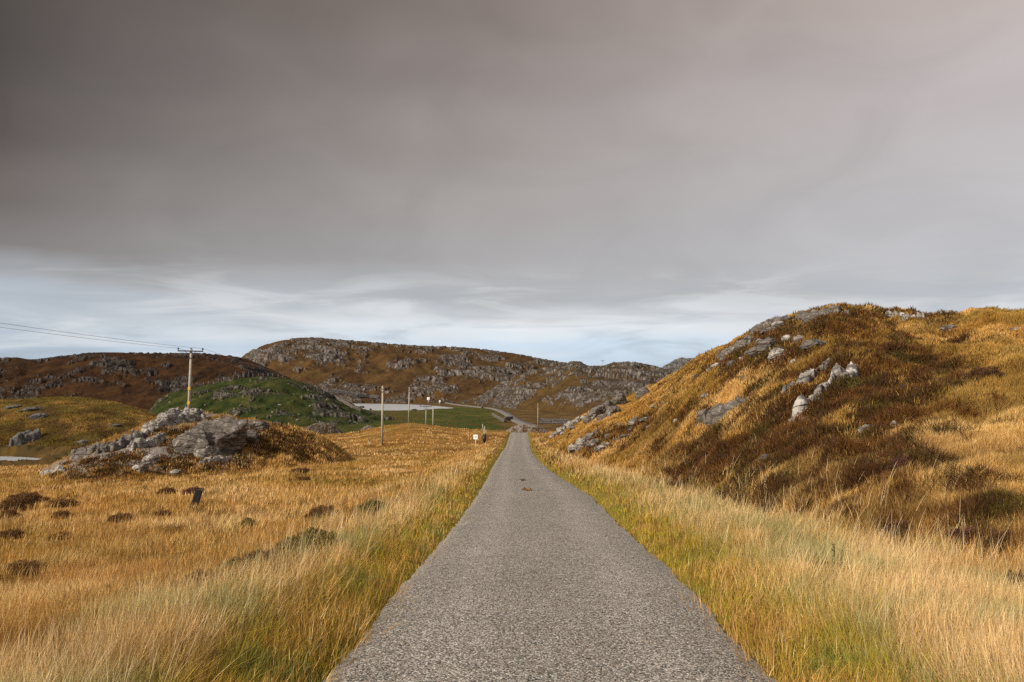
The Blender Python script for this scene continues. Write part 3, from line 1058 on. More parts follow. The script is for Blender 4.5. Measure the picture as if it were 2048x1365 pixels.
# ---------------------------------------------------------------- rocks
def ico(sub):
    bm = bmesh.new()
    bmesh.ops.create_icosphere(bm, subdivisions=sub, radius=1.0)
    v = np.array([x.co[:] for x in bm.verts]); f = np.array([[a.index for a in p.verts] for p in bm.faces])
    bm.free()
    return v, f


ICO4 = ico(4); ICO5 = ico(5)


def lump(size, seed, sub=5, facets=11, strata=(0.35, 0.1, 1.0), crack=0.10):
    """one weathered block: a clipped convex body with layered cracks"""
    r_ = np.random.default_rng(seed)
    v, f = ICO5 if sub == 5 else ICO4
    d = v / np.linalg.norm(v, axis=1, keepdims=True)
    n = r_.normal(size=(facets, 3)); n /= np.linalg.norm(n, axis=1, keepdims=True)
    dist = r_.uniform(0.62, 0.95, facets)
    dots = d @ n.T
    rr = np.where(dots > 0.05, dist[None] / np.maximum(dots, 0.05), 9)
    r = -np.log(np.exp(-26 * np.minimum(rr, 1.4)).sum(1) + np.exp(-26 * 1.2)) / 26
    p = d * r[:, None]
    s = np.array(strata); s = s / np.linalg.norm(s)
    q = p * 2.2
    q = q + (p @ s)[:, None] * s * 2.5
    lay = fbm3(q * 0.8, 4, seed % 50)
    rid = 1 - 2 * np.abs(noise3(q * 0.75 + 3.3, seed % 40 + 9))
    led_ = noise3(q * 1.7 + 1.1, seed % 37 + 2)
    disp = 0.13 * lay + 0.12 * (np.floor(led_ * 5) / 5) + crack * (np.minimum(rid, 0.75) - 0.5) + 0.09 * fbm3(p * 5, 3, seed % 30 + 3)
    p = p + d * disp[:, None]
    return p * np.asarray(size)[None], f


def rotz(p, a):
    c, s = math.cos(a), math.sin(a)
    return np.stack([p[:, 0] * c - p[:, 1] * s, p[:, 0] * s + p[:, 1] * c, p[:, 2]], -1)


def roty(p, a):
    c, s = math.cos(a), math.sin(a)
    return np.stack([p[:, 0] * c + p[:, 2] * s, p[:, 1], -p[:, 0] * s + p[:, 2] * c], -1)


def outcrop(name, blocks, mat, label, cat='rock', group=None, seed0=0):
    """blocks: (px, py centre, w px, h px, depth factor, tilt deg) -> one mesh standing on the land"""
    root = None; base = None
    for k, (px, py, w, h, df, tilt) in enumerate(blocks):
        c = hit(px, py + h * 0.35)
        m = c[1] / F
        a, b = w * m / 2, h * m / 2
        p, f = lump((a * 1.12, max(a, b) * df, b * 1.30), seed0 + k * 7 + int(px), 5 if w > 26 else 4)
        p = roty(p, math.radians(tilt))
        p = p + np.array([c[0], c[1] + max(a, b) * df * 0.45, EYE + float(py2v(py)) * c[1] - 0.1 * b])
        p = p - np.array([0, 0, 0.22 * b])
        if base is None:
            base = c
        o = mesh_np(name if root is None else 'block', p - base, tris=f, mat=mat, smooth=True, parent=root)
        if root is None:
            root = o
            o.location = base
    return tag(root, label, cat, group)


def slab(name, p0, p1, wpx, mat, label, seed, lift=0.25, blocky=1.0, group=None, cat='rock', lean=0.0, cellm=0.9, brk=1.0):
    """bare rock lying in the slope: spine from pixel p0 to p1, wpx wide, following the land with ledges and cracks"""
    A = hit(*p0); B = hit(*p1)
    m = 0.5 * (A[1] + B[1]) / F
    ax = B[:2] - A[:2]; L = np.linalg.norm(ax); ax = ax / L
    nx = np.array([-ax[1], ax[0]])
    W = wpx * m
    ns = int(np.clip(L / (m * 1.2), 40, 150)); nw = int(np.clip(W / (m * 1.2), 30, 110))
    s = np.linspace(-0.12, 1.12, ns); t = np.linspace(-0.65, 0.65, nw)
    S, T = np.meshgrid(s, t, indexing='ij')
    x = A[0] + ax[0] * S * L + nx[0] * T * W; y = A[1] + ax[1] * S * L + nx[1] * T * W
    y = np.maximum(y, 3.0)
    z0 = height(x, y)
    e = np.hypot((S - 0.5) / 0.56, T / 0.56)
    e = e + 0.55 * fbm2(x / (W * 0.45 + 0.3), y / (W * 0.45 + 0.3), 4, seed)
    br_ = ridged2((x + 0.6 * y) / (cellm * 1.1), (y - 0.4 * x) / (cellm * 2.6), 4, seed + 8)
    mask = (1 - sstep(e, 0.72, 1.0)) * sstep(br_ + 0.9 * (0.95 - e) + 1.2 * (1 - brk), -0.15, 0.18)
    wx = x + 0.4 * fbm2(x / 1.2, y / 1.2, 3, seed + 1); wy = y + 0.4 * fbm2(x / 1.2, y / 1.2, 3, seed + 2)
    d1, d2, rv = cells2((wx * 0.9 + wy * 0.25) / cellm, (wy * 0.5 - wx * 0.3) / cellm, seed)
    led = rv * 0.5 + sstep(d2 - d1, 0.0, 0.22) * 0.35
    rid = ridged2(wx / (1.3 * cellm) + wy / (4 * cellm), wy / (2.4 * cellm), 4, seed + 4)
    hgt = lift * (0.25 + blocky * (1.5 * led + 0.7 * rid)) + 0.03 * fbm2(x / 0.25, y / 0.25, 3, seed + 6)
    z = z0 + mask * hgt - (1 - mask) * 0.35
    V = np.stack([x, y, z], -1).reshape(-1, 3) - A
    o = mesh_np(name, V, quads=grid_quads(ns, nw), mat=mat)
    o.location = A
    return tag(o, label, cat, group)


RK = 'rock_outcrop'
GK = 'bare rocks on the knoll below the power pole'
GH = 'bare rocks on the big grass hill'
# knoll under the power pole
outcrop(RK, [(432, 873, 118, 66, 0.55, -8), (385, 886, 66, 62, 0.6, -28), (470, 866, 80, 48, 0.5, 14), (505, 848, 60, 24, 0.6, 10)], M_ROCK,
        'big domed grey rock, largest on the knoll below the power pole', group=GK, seed0=3)
slab(RK, (285, 872), (405, 834), 50, M_ROCKW, 'lichen white ledge of rock right below the foot of the power pole', 21, 0.55, 1.0, GK, cellm=0.8)
slab(RK, (205, 905), (300, 868), 34, M_ROCK, 'sloping grey rock ledge stepping down from the white ledge towards the pond', 22, 0.45, 1.0, GK, cellm=0.8)
slab(RK, (140, 918), (215, 900), 26, M_ROCK, 'long low grey slab lowest on the pond side of the knoll', 23, 0.4, 1.0, GK, cellm=0.8)
slab(RK, (255, 905), (330, 880), 30, M_ROCKW, 'pale cracked slab in heather beside the big domed rock', 24, 0.4, 1.0, GK, cellm=0.7)
slab(RK, (395, 915), (430, 895), 40, M_ROCKW, 'light grey broken rock at the front foot of the big dome', 25, 0.45, 1.0, GK, cellm=0.7)
outcrop(RK, [(278, 936, 34, 18, 0.8, -12), (300, 922, 30, 20, 0.7, -10)], M_ROCKW, 'pale wedge shaped boulder pair at the grassy foot of the knoll', group=GK, seed0=31)
slab(RK, (85, 950), (130, 942), 14, M_ROCKW, 'thin pale slab at the tip of the knoll nearest the pond', 26, 0.25, 0.8, GK, cellm=0.6)
slab(RK, (395, 931), (465, 922), 14, M_ROCKW, 'thin pale strip of rock in grass below the big dome', 27, 0.25, 0.8, GK, cellm=0.6)
outcrop(RK, [(349, 943, 20, 9, 0.9, 0)], M_ROCKW, 'small flat pale stone alone in the grass below the knoll', group=GK, seed0=35)
slab(RK, (20, 892), (85, 872), 26, M_ROCKD, 'dark speckled rock hump on the far bank of the pond', 28, 0.7, 1.0, None, cellm=1.2)
outcrop('boulder', [(165, 884, 26, 9, 0.8, 4)], M_ROCK, 'rounded grey boulder at the back edge of the knoll', group=GK, seed0=36)

# the hill right of the road
slab(RK, (1632, 800), (1710, 740), 44, M_ROCKV, 'pale cracked slab in the heather of the hill, largest of all there', 41, 0.27, 1.0, GH, cellm=0.6, brk=0.55)
slab(RK, (1584, 834), (1640, 800), 24, M_ROCKV, 'broken pale tail running down from the largest cracked slab', 143, 0.27, 1.0, GH, cellm=0.5, brk=0.55)
slab(RK, (1562, 795), (1655, 744), 24, M_ROCKW, 'long smooth grey slab lying just behind the largest cracked slab', 42, 0.25, 0.9, GH, cellm=0.7, brk=0.6)
slab(RK, (1398, 846), (1488, 809), 28, M_ROCK, 'low layered grey outcrop on the road side of the largest pale slab', 141, 0.28, 1.0, GH, cellm=0.8, brk=0.85)
outcrop(RK, [(1738, 856, 30, 14, 0.7, -6), (1768, 858, 26, 13, 0.7, 4), (1792, 851, 22, 16, 0.7, 8), (1727, 862, 18, 10, 0.8, 0)], M_ROCKW,
        'heap of white stones under a purple heather tuft', group=GH, seed0=45)
slab(RK, (1786, 790), (1808, 780), 16, M_ROCK, 'small flat grey slab above the heap of white stones', 43, 0.15, 0.6, GH, cellm=0.6)
outcrop(RK, [(1585, 843, 14, 26, 0.6, 10), (1612, 850, 9, 10, 0.8, 0), (1571, 862, 10, 12, 0.8, 0)], M_ROCK, 'upright narrow rock below the foot of the largest pale slab', group=GH, seed0=47)
outcrop('boulder', [(1535, 912, 24, 11, 0.8, -15)], M_ROCKW, 'pale tilted stone at the lower edge of the heather slope', group=GH, seed0=48)
outcrop('boulder', [(1528, 884, 13, 8, 0.8, 0)], M_ROCKW, 'little white stone just above the pale tilted stone', group=GH, seed0=49)
slab(RK, (1505, 668), (1590, 634), 24, M_ROCK, 'rough grey rock band along the left shoulder of the hilltop', 44, 0.28, 1.0, GH, cellm=0.9)
slab(RK, (1585, 642), (1685, 626), 26, M_ROCK, 'broad grey rock cap just under the highest point of the hill', 45, 0.25, 1.0, GH, cellm=0.8)
slab(RK, (1440, 712), (1500, 690), 26, M_ROCK, 'broken grey crag on the steep road side of the hilltop', 46, 0.3, 1.0, GH, cellm=0.8)
outcrop(RK, [(1540, 688, 42, 26, 0.6, -20), (1515, 700, 26, 16, 0.7, -20)], M_ROCK, 'steep grey crag between the rock cap and the grass band', group=GH, seed0=51)
outcrop(RK, [(1558, 706, 36, 22, 0.6, -24), (1600, 676, 30, 16, 0.7, -10)], M_ROCKW, 'pale jagged rocks lowest of the crags under the hilltop', group=GH, seed0=52)
outcrop(RK, [(1628, 690, 44, 18, 0.7, -6), (1650, 686, 24, 12, 0.7, 4)], M_ROCK, 'rounded grey rock in heather beside the bright grass band', group=GH, seed0=53)
outcrop('boulder', [(1676, 694, 17, 7, 0.8, 0)], M_ROCK, 'small rounded grey stone at the top edge of the grass band', group=GH, seed0=54)
outcrop('boulder', [(1590, 722, 16, 9, 0.8, 0)], M_ROCKW, 'small white block resting on the bright grass band', group=GH, seed0=55)
outcrop('boulder', [(1489, 755, 16, 9, 0.8, 0)], M_ROCK, 'grey stone by itself in mid slope grass between two heather tufts', group=GH, seed0=56)
outcrop('boulder', [(1414, 790, 25, 9, 0.8, 0)], M_ROCKW, 'white topped stone with dark heather beside it in the grass slope', group=GH, seed0=57)
slab(RK, (1775, 634), (1850, 640), 12, M_ROCKW, 'thin white rock ledge along the skyline beside the heather', 47, 0.3, 0.9, GH, cellm=0.7)
slab(RK, (1880, 636), (1922, 633), 10, M_ROCKW, 'short white rock ledge where the skyline turns to grass', 48, 0.25, 0.8, GH, cellm=0.6)
outcrop('boulder', [(1908, 657, 34, 12, 0.8, 5)], M_ROCKW, 'smooth pale boulder on the golden upper slope', group=GH, seed0=58)
outcrop('boulder', [(2040, 659, 30, 9, 0.8, 0)], M_ROCKW, 'pale stone at the picture edge of the golden upper slope', group=GH, seed0=59)
outcrop('boulder', [(2003, 1060, 42, 13, 0.8, -4)], M_ROCKW, 'flat pale stone sunk in rusty grass near the bottom of the hill', group=GH, seed0=60)
# rib of rock at the end of the hill by the far road
outcrop(RK, [(1192, 828, 44, 26, 0.7, -30), (1214, 814, 40, 26, 0.7, -28), (1236, 802, 40, 22, 0.7, -26), (1180, 838, 26, 14, 0.7, -30), (1224, 824, 30, 18, 0.7, -20), (1252, 790, 22, 12, 0.7, -24), (1203, 836, 22, 14, 0.7, 0)], M_ROCK, 'long grey rock rib running down the far end of the hill', group=GH, seed0=149)
outcrop(RK, [(1104, 874, 14, 9, 0.8, -30), (1113, 868, 15, 10, 0.8, -20), (1122, 861, 16, 12, 0.8, -35), (1131, 855, 16, 11, 0.8, -20), (1140, 850, 15, 12, 0.8, -35), (1149, 845, 17, 11, 0.8, -25), (1158, 840, 15, 11, 0.8, -30), (1167, 836, 16, 9, 0.8, -20), (1127, 866, 12, 7, 0.8, 0), (1146, 856, 13, 8, 0.8, 0)], M_ROCKW, 'rubbly stone rib where the hill meets the road', group=GH, seed0=150)
outcrop(RK, [(1286, 786, 24, 16, 0.7, -30)], M_ROCK, 'grey tooth of rock on the skyline above the long rib', group=GH, seed0=61)
outcrop(RK, [(1165, 888, 34, 22, 0.7, -20), (1190, 884, 30, 18, 0.7, -20), (1150, 896, 24, 16, 0.7, -10), (1206, 893, 28, 12, 0.7, -12), (1180, 872, 24, 12, 0.7, -15)], M_ROCKW,
        'cluster of pale leaning rocks in heather near the road', group=GH, seed0=63)
outcrop(RK, [(1270, 843, 22, 12, 0.8, -25), (1290, 838, 22, 9, 0.8, -10)], M_ROCK, 'small grey rocks mid slope behind the cluster of leaning rocks', group=GH, seed0=67)
outcrop('boulder', [(1310, 812, 16, 6, 0.8, 0)], M_ROCKW, 'small pale stone on a dark heather strip in mid slope', group=GH, seed0=68)
outcrop('boulder', [(1254, 872, 26, 7, 0.8, 0)], M_ROCK, 'flat mauve grey stone above the cluster of leaning rocks', group=GH, seed0=69)

# small rocks among the crags and heather of the hill
GS = 'small loose rocks on the big hill'
for k, (px, py, w_, h_) in enumerate([(1457, 704, 22, 13), (1476, 694, 20, 16), (1501, 678, 24, 16), (1523, 685, 18, 13), (1553, 703, 22, 14), (1498, 707, 16, 12), (1465, 727, 18, 10), (1432, 731, 16, 10),
                                      (1534, 660, 22, 14), (1556, 650, 24, 13), (1516, 661, 16, 12), (1575, 676, 20, 12), (1602, 668, 16, 9), (1487, 716, 15, 10), (1446, 718, 13, 9), (1419, 740, 13, 7), (1390, 752, 12, 7), (1512, 694, 13, 10)]):
    outcrop('crag_rock', [(px, py, w_, h_, 0.8, -28 + (k * 37) % 40)], (M_ROCK, M_ROCKW)[k % 2], 'small angular grey rock among the crags under the hilltop', group=GS, seed0=201 + k)
for k, (px, py, w_, h_) in enumerate([(1330, 806, 14, 6), (1352, 842, 12, 6), (1262, 858, 12, 7), (1300, 852, 12, 6), (1236, 880, 14, 7), (1216, 872, 12, 8), (1196, 862, 12, 8), (1242, 850, 10, 6), (1610, 838, 9, 10), (1640, 800, 14, 8), (1668, 860, 10, 6)]):
    outcrop('hill_stone', [(px, py, w_, h_, 0.8, -15 + (k * 31) % 30)], (M_ROCK, M_ROCKW)[k % 2], 'little grey stone half hidden in the heather slope', group='little stones in the heather slope', seed0=251 + k)

# rocks on the grass hill by the pond
for k, (px, py, w_, h_, lab) in enumerate([(58, 818, 40, 9, 'flat dark rock near the top of the low grass hill'), (78, 833, 34, 11, 'speckled dark rock in the middle of the low grass hill'), (22, 815, 30, 7, 'low dark rock at the picture edge of the low grass hill'), (230, 852, 22, 6, 'small dark rock on the slope of the low grass hill nearest the power pole')]):
    outcrop(RK, [(px, py, w_, h_, 0.8, -8)], M_ROCKD, lab, group='rocks on the low grass hill', seed0=301 + k)

# ---------------------------------------------------------------- grass
CLG = 'heather clumps standing in the grass'
clumps = [
    (42, 1001, 78, 26, 0, 'widest dark heather mound in the field, second from the pond'),
    (22, 1012, 60, 26, 0, 'dark heather mound overlapping the front of the widest mound'),
    (120, 1009, 68, 16, 0, 'low dark heather mound just beside the widest mound'),
    (14, 1032, 40, 22, 0, 'dark heather tuft cut by the picture edge below the widest mound'),
    (18, 1071, 52, 16, 0, 'low heather tuft at the picture edge, in mid field'),
    (118, 1031, 44, 14, 0, 'faint brown heather tuft in front of the low dark mound'),
    (120, 1075, 52, 12, 0, 'flat brown heather patch in mid field, nearer than the low mound'),
    (238, 1038, 56, 16, 0, 'dark heather mound between the black post and the field edge'),
    (322, 1028, 40, 10, 0, 'small brown tuft right of the flat heather mound, before the post'),
    (384, 982, 44, 14, 1, 'purple tinged heather tuft directly behind the black leaning post'),
    (332, 983, 38, 12, 0, 'dark heather tuft beside the purple tinged one behind the post'),
    (40, 1141, 72, 16, 0, 'dark heather mound nearest the bottom corner of the field'),
    (646, 1027, 62, 22, 0, 'dark heather mound on the road bank, beyond the long green one'),
    (746, 1020, 70, 26, 2, 'dark green heather mound on the bank closest to the road'),
    (625, 1092, 84, 44, 2, 'largest olive heather mound on the road bank'),
    (575, 1102, 46, 26, 2, 'small olive tuft on the near side of the largest bank mound'),
    (520, 1128, 66, 28, 0, 'brown heather mound in the middle of the bank row'),
    (470, 1146, 60, 30, 2, 'greenish heather mound below the brown one in the bank row'),
    (398, 1174, 60, 34, 0, 'dark heather mound nearest the camera in the bank row'),
    (350, 1190, 42, 22, 0, 'small dark tuft at the near end of the bank row'),
    (600, 942, 44, 9, 0, 'flat dark heather patch in the far field below the knoll'),
    (605, 958, 36, 7, 0, 'thin brown heather patch, lower of two in the far field'),
    (495, 1046, 30, 14, 2, 'little olive tuft alone in mid field beyond the bank row'),
    (1812, 926, 40, 22, 1, 'round purple brown heather tuft on the lower hill slope'),
    (1775, 938, 50, 14, 0, 'flat dark heather tuft touching the round purple one'),
    (1760, 838, 42, 18, 1, 'purple flowering heather tuft on top of the white stones'),
    (1712, 1025, 34, 18, 0, 'small rusty heather tuft in the brown lower slope'),
    (1650, 970, 26, 18, 0, 'dark upright heather tuft in the middle of the lower slope'),
    (1630, 978, 34, 14, 0, 'flat heather tuft beside the dark upright one'),
    (1445, 992, 26, 16, 0, 'dark tuft beside the tall verge grass at the hill foot'),
    (1540, 1018, 48, 18, 0, 'brown heather tuft behind the tall verge grass'),
    (1350, 972, 40, 16, 0, 'low dark tuft at the hill foot where the road widens'),
    (1945, 1076, 68, 22, 1, 'wide mauve heather tuft in front of the flat pale stone'),
    (2010, 1087, 48, 30, 0, 'rusty dark heather tuft right below the flat pale stone'),
    (1800, 1062, 60, 24, 0, 'dark heather patch left of the mauve tuft'),
    (2040, 1185, 44, 60, 0, 'tall dark heather tuft at the picture edge near the bottom'),
    (1660, 1158, 90, 34, 2, 'olive green rushy tuft among pale verge grass'),
    (1980, 745, 70, 24, 0, 'brown heather tuft high on the golden slope'),
    (1720, 770, 60, 22, 2, 'bright green brown tuft just above the largest pale slab'),
]
CLUMP_AT = []
for (px, py, w_, h_, kind_, lab) in clumps:
    c = hit(px, py + h_ * 0.42)
    CLUMP_AT.append((c, w_ * c[1] / F, h_ * c[1] / F))


def clear_of_clumps(X, Y):
    k = np.ones(len(X), bool)
    for c, sx, sz in CLUMP_AT:
        front = 0.16 * c[1] + 0.2
        dx = (X - c[0] * Y / c[1]) / (sx * 0.5)
        dy = (Y - (c[1] + sx * 0.2)) / np.where(Y < c[1], front, sx * 0.45)
        k &= (dx ** 2 + dy ** 2) > 1
    return k


CELL_DPY = np.abs(np.diff(PYG, axis=0))[:, :-1] / 2
CELL_VIS = (VG[1:, :-1] >= VMAX[:-1, :-1] - 0.0015)
CELL_MIN = (F * 1.2 * np.diff(YR)[:, None] / (YR[:-1] ** 2)[:, None]) / 2 * np.ones((1, NU - 1))
CELL_PX = np.where(CELL_VIS, np.maximum(CELL_DPY, CELL_MIN * 0.35), CELL_MIN * 0.15) * (F * (U[1] - U[0]) / 2)
DL = fm(dl); DR = fm(dr); YC_ = fm(YG); UC_ = fm(UG)
OFFROAD = (DL + DR > 0.02) & ~(fm(inroad.astype(float)) > 0.4)
IN_FRAME = np.where(np.abs(UC_) < 0.60, 1.0, 0.25)


def sample(n, weight, seed):
    r_ = np.random.default_rng(seed)
    w = (weight * CELL_PX * OFFROAD * IN_FRAME).ravel()
    w = w / w.sum()
    idx = np.searchsorted(np.cumsum(w), r_.random(n))
    idx = np.minimum(idx, w.size - 1)
    j, i = np.divmod(idx, NU - 1)
    fu = r_.random(n); fy = r_.random(n)
    Y = YR[j] + (YR[j + 1] - YR[j]) * fy
    u = U[i] + (U[1] - U[0]) * fu
    X = u * Y
    return X, Y, (j, i), r_


def blades(name, X, Y, Z, hgt, wid, col, lean_x, lean_y, segs, mat, label, cat, kind='stuff', tipcol=None, r_=None, curl=0.5):
    n = len(X)
    ang = r_.random(n) * np.pi
    wx, wy = np.cos(ang) * wid / 2, np.sin(ang) * wid / 2
    ts = np.linspace(0, 1, segs + 1)
    V = np.zeros((n, 2 * segs + 1, 3), np.float32); CC = np.zeros((n, 2 * segs + 1, 3), np.float32)
    for k, t in enumerate(ts):
        bend = t ** (1 + curl)
        cx = X + lean_x * hgt * bend; cy = Y + lean_y * hgt * bend
        ll = np.minimum(lean_x ** 2 + lean_y ** 2, 0.95)
        cz = Z - 0.02 + hgt * (t - 0.35 * ll * t * t)
        cc = col if tipcol is None else col * (1 - t) + tipcol * t
        if k < segs:
            s = (1.0, 0.95, 0.75, 0.45)[min(3, int(t * 4))]
            V[:, 2 * k] = np.stack([cx - wx * s, cy - wy * s, cz], -1)
            V[:, 2 * k + 1] = np.stack([cx + wx * s, cy + wy * s, cz], -1)
            CC[:, 2 * k] = cc; CC[:, 2 * k + 1] = cc
        else:
            V[:, 2 * k] = np.stack([cx, cy, cz], -1); CC[:, 2 * k] = cc
    m = 2 * segs + 1
    b = (np.arange(n) * m)[:, None]
    Q = np.concatenate([b + np.array([[2 * k, 2 * k + 1, 2 * k + 3, 2 * k + 2]]) for k in range(segs - 1)]) if segs > 1 else None
    Tn = b + np.array([[2 * segs - 2, 2 * segs - 1, 2 * segs]])
    o = mesh_np(name, V.reshape(-1, 3), quads=Q, tris=Tn, mat=mat, attrs={'Col': np.clip(CC.reshape(-1, 3), 0, 1)}, smooth=True)
    return tag(o, label, cat, kind=kind)


def tufted(X, Y, Z, r_, per, spread):
    """turn every sample into a tuft of blades"""
    global OX, OY, TONE, HUE
    n = len(X)
    OX = r_.normal(0, 1, n * per); OY = r_.normal(0, 1, n * per)
    TONE = np.repeat(np.clip(r_.normal(1.0, 0.27, n), 0.45, 1.6), per)[:, None]
    HUE = np.repeat(r_.normal(0, 1, n), per)
    X = np.repeat(X, per) + OX * np.repeat(spread, per)
    Y = np.repeat(Y, per) + OY * np.repeat(spread, per)
    return X, Y


P_STRAW = np.array([0.84, 0.56, 0.25]); P_PALE = np.array([0.90, 0.68, 0.38]); P_GOLD = np.array([0.60, 0.355, 0.105])
P_RUST = np.array([0.32, 0.155, 0.038]); P_OLIVE = np.array([0.27, 0.205, 0.04]); P_GREEN = np.array([0.20, 0.25, 0.07])
P_BLUEG = np.array([0.30, 0.36, 0.19]); P_MOSS = np.array([0.43, 0.34, 0.04])


def moor_colour(x, y, r_, straw=0.0, green=0.0, rust=0.0):
    a = fbm2(x / 5.0, y / 7.0, 4, 61); b = fbm2(x / 0.9, y / 1.5, 3, 65); c = fbm2(x / 12.0, y / 16.0, 3, 68)
    j = HUE * 0.16 + r_.normal(0, 0.10, len(x))
    col = np.ones((len(x), 1)) * P_GOLD
    col = mixc(col, P_STRAW, sstep(a + 0.5 * b + j + straw, -0.15, 0.35))
    col = mixc(col, P_RUST, sstep(-a + 0.6 * b + j + rust, 0.10, 0.45) * 0.85)
    col = mixc(col, P_OLIVE, sstep(c + 0.5 * b + j + green, 0.18, 0.45) * 0.75)
    col = mixc(col, P_PALE, (r_.random(len(x)) < (0.06 + 0.12 * max(straw, 0)) * (1 - sstep(y, 15, 40))) * 0.8)
    far_ = (1 - 0.65 * sstep(y, 12, 60))[:, None]
    return col * (1 + (0.60 * r_.random((len(x), 1)) - 0.38) * far_) * (1 + (TONE - 1) * far_)


def pixel_w(Y, k, mn):
    return np.maximum(mn, k * Y / 896.0)


def heath_at(x, y, z):
    v = (z - EYE) / y
    px = u2px(x / y, v); py = v2py(v)
    hm = (x / y > 0.04).astype(float)
    return heath_amount(x, y, px, py, hm, 0)


# rocks keep their faces clear of grass
BARE = []
for o_ in list(C.objects):
    if o_.get('category') == 'rock':
        n_ = len(o_.data.vertices)
        co = np.empty(n_ * 3, np.float32); o_.data.vertices.foreach_get('co', co)
        co = co.reshape(-1, 3)[::3] + np.array(o_.location)
        BARE.append(co)
BARE = np.concatenate(BARE)
bare_grid = np.zeros((NR, NU), bool)
bi = np.clip(((BARE[:, 0] / BARE[:, 1] - U[0]) / (U[1] - U[0])).round().astype(int), 0, NU - 1)
bj = np.clip(np.searchsorted(YR, BARE[:, 1]), 0, NR - 1)
okb = BARE[:, 2] > Z1[bj, bi] + 0.02
bare_grid[bj[okb], bi[okb]] = True
grown = bare_grid.copy()
for dj, di in ((0, 1), (1, 0), (0, -1), (-1, 0), (1, 1), (-1, -1)):
    grown |= np.roll(np.roll(bare_grid, dj, 0), di, 1)
CLEAR = 1.0 - grown[:-1, :-1] * 0.97
CLEAR = CLEAR * (1 - 0.9 * fm(ROCKG))

HM = fm(HILLMASK); HE_ = fm(HEATHG)
# --- field and moor
w = (1 - HM) * (YC_ < 175) * CLEAR * (1 - 0.75 * HE_) * (1 + fm(GRASSHILL) * 1.5) * np.where(DL + DR < 0.7, 0.15, 1.0)
w = w * np.where((YC_ > 100) & (YC_ < 108.5) & (UC_ < -0.50), 0.0, 1) * (1 - (fm(Z1) < POND_Z + 0.06) * (YC_ > 90) * (YC_ < 135) * (UC_ < -0.4))
Xs, Ys_, ji, r_ = sample(42000, w, 101)
per = 9
X, Y = tufted(Xs, Ys_, None, r_, per, np.minimum(0.08 + 0.004 * Ys_, 0.35))
kk = clear_of_clumps(X, Y) | (r_.random(len(X)) < 0.28)
X, Y, OX, OY, TONE, HUE = X[kk], Y[kk], OX[kk], OY[kk], TONE[kk], HUE[kk]
Z = height(X, Y)
hv = 0.285 * (0.65 + 0.5 * r_.random(len(X))) * (0.85 + 0.5 * fbm2(X / 2.5, Y / 2.5, 2, 301))
lx = 0.12 + 0.22 * OX + 0.25 * fbm2(X / 1.5, Y / 1.5, 2, 303) + r_.normal(0, 0.14, len(X)); ly = 0.22 * OY + 0.25 * fbm2(X / 1.5, Y / 1.5, 2, 305) + r_.normal(0, 0.14, len(X))
nearf = 1 - sstep(Y, 10, 32)
col = moor_colour(X, Y, r_, straw=0.08, rust=0.0, green=0.10)
col = mixc(col, P_RUST * 1.25, nearf * sstep(fbm2(X / 1.8, Y / 2.6, 3, 307), 0.0, 0.3) * 0.6)
dk = sstep(fbm2(X / 1.6, Y / 2.8, 3, 309) + 0.06 * HUE, 0.20, 0.36) * sstep(Y, 5, 9)
col = mixc(col, np.array([0.15, 0.095, 0.028]), dk * 0.8)
hv = hv * (1 - 0.25 * dk)
gk = (height(X, Y) > -99) * sstep(-X / Y, 0.28, 0.42) * sstep(Y, 112, 125)
col = mixc(col, mixc(np.ones((len(X), 1)) * P_OLIVE * 0.55, P_GOLD * 0.62, sstep(fbm2(X / 7, Y / 6, 3, 86), -0.1, 0.25)), gk * 0.9)  # blades on the grass hill dimmed, cloud shade kept in their colour
col = mixc(col, np.array([0.11, 0.065, 0.022]), gk * sstep(fbm2(X / 4, Y / 3, 3, 82), -0.1, 0.2) * 0.8)
blades('moor_grass', X, Y, Z, hv, pixel_w(Y, 0.55, 0.0068), col, lx, ly, 2, M_GRASS, 'dry straw coloured grass covering the open field', 'grass', r_=r_)

# --- rough pasture between the crest and the loch
w = GREEN_A[:-1, :-1] * (YC_ < 420)
Xs, Ys_, ji, r_ = sample(7000, w, 117)
per = 3
X, Y = tufted(Xs, Ys_, None, r_, per, np.full(len(Xs), 0.8))
Z = height(X, Y)
n = len(X)
pn = fbm2(X / 12, Y / 14, 4, 75) + 0.15 * HUE
col = mixc(np.ones((n, 1)) * np.array([0.050, 0.070, 0.016]), np.array([0.13, 0.11, 0.028]), sstep(pn, -0.05, 0.3))
col = mixc(col, np.array([0.12, 0.072, 0.024]), sstep(-pn, 0.08, 0.35) * 0.7) * (0.75 + 0.5 * r_.random((n, 1)))
blades('pasture_grass', X, Y, Z, 0.11 * (0.5 + r_.random(n)), pixel_w(Y, 0.5, 0.02), col, r_.normal(0, 0.3, n), r_.normal(0, 0.3, n), 2, M_GRASS, 'rough green pasture between the straw field and the loch', 'grass', r_=r_)

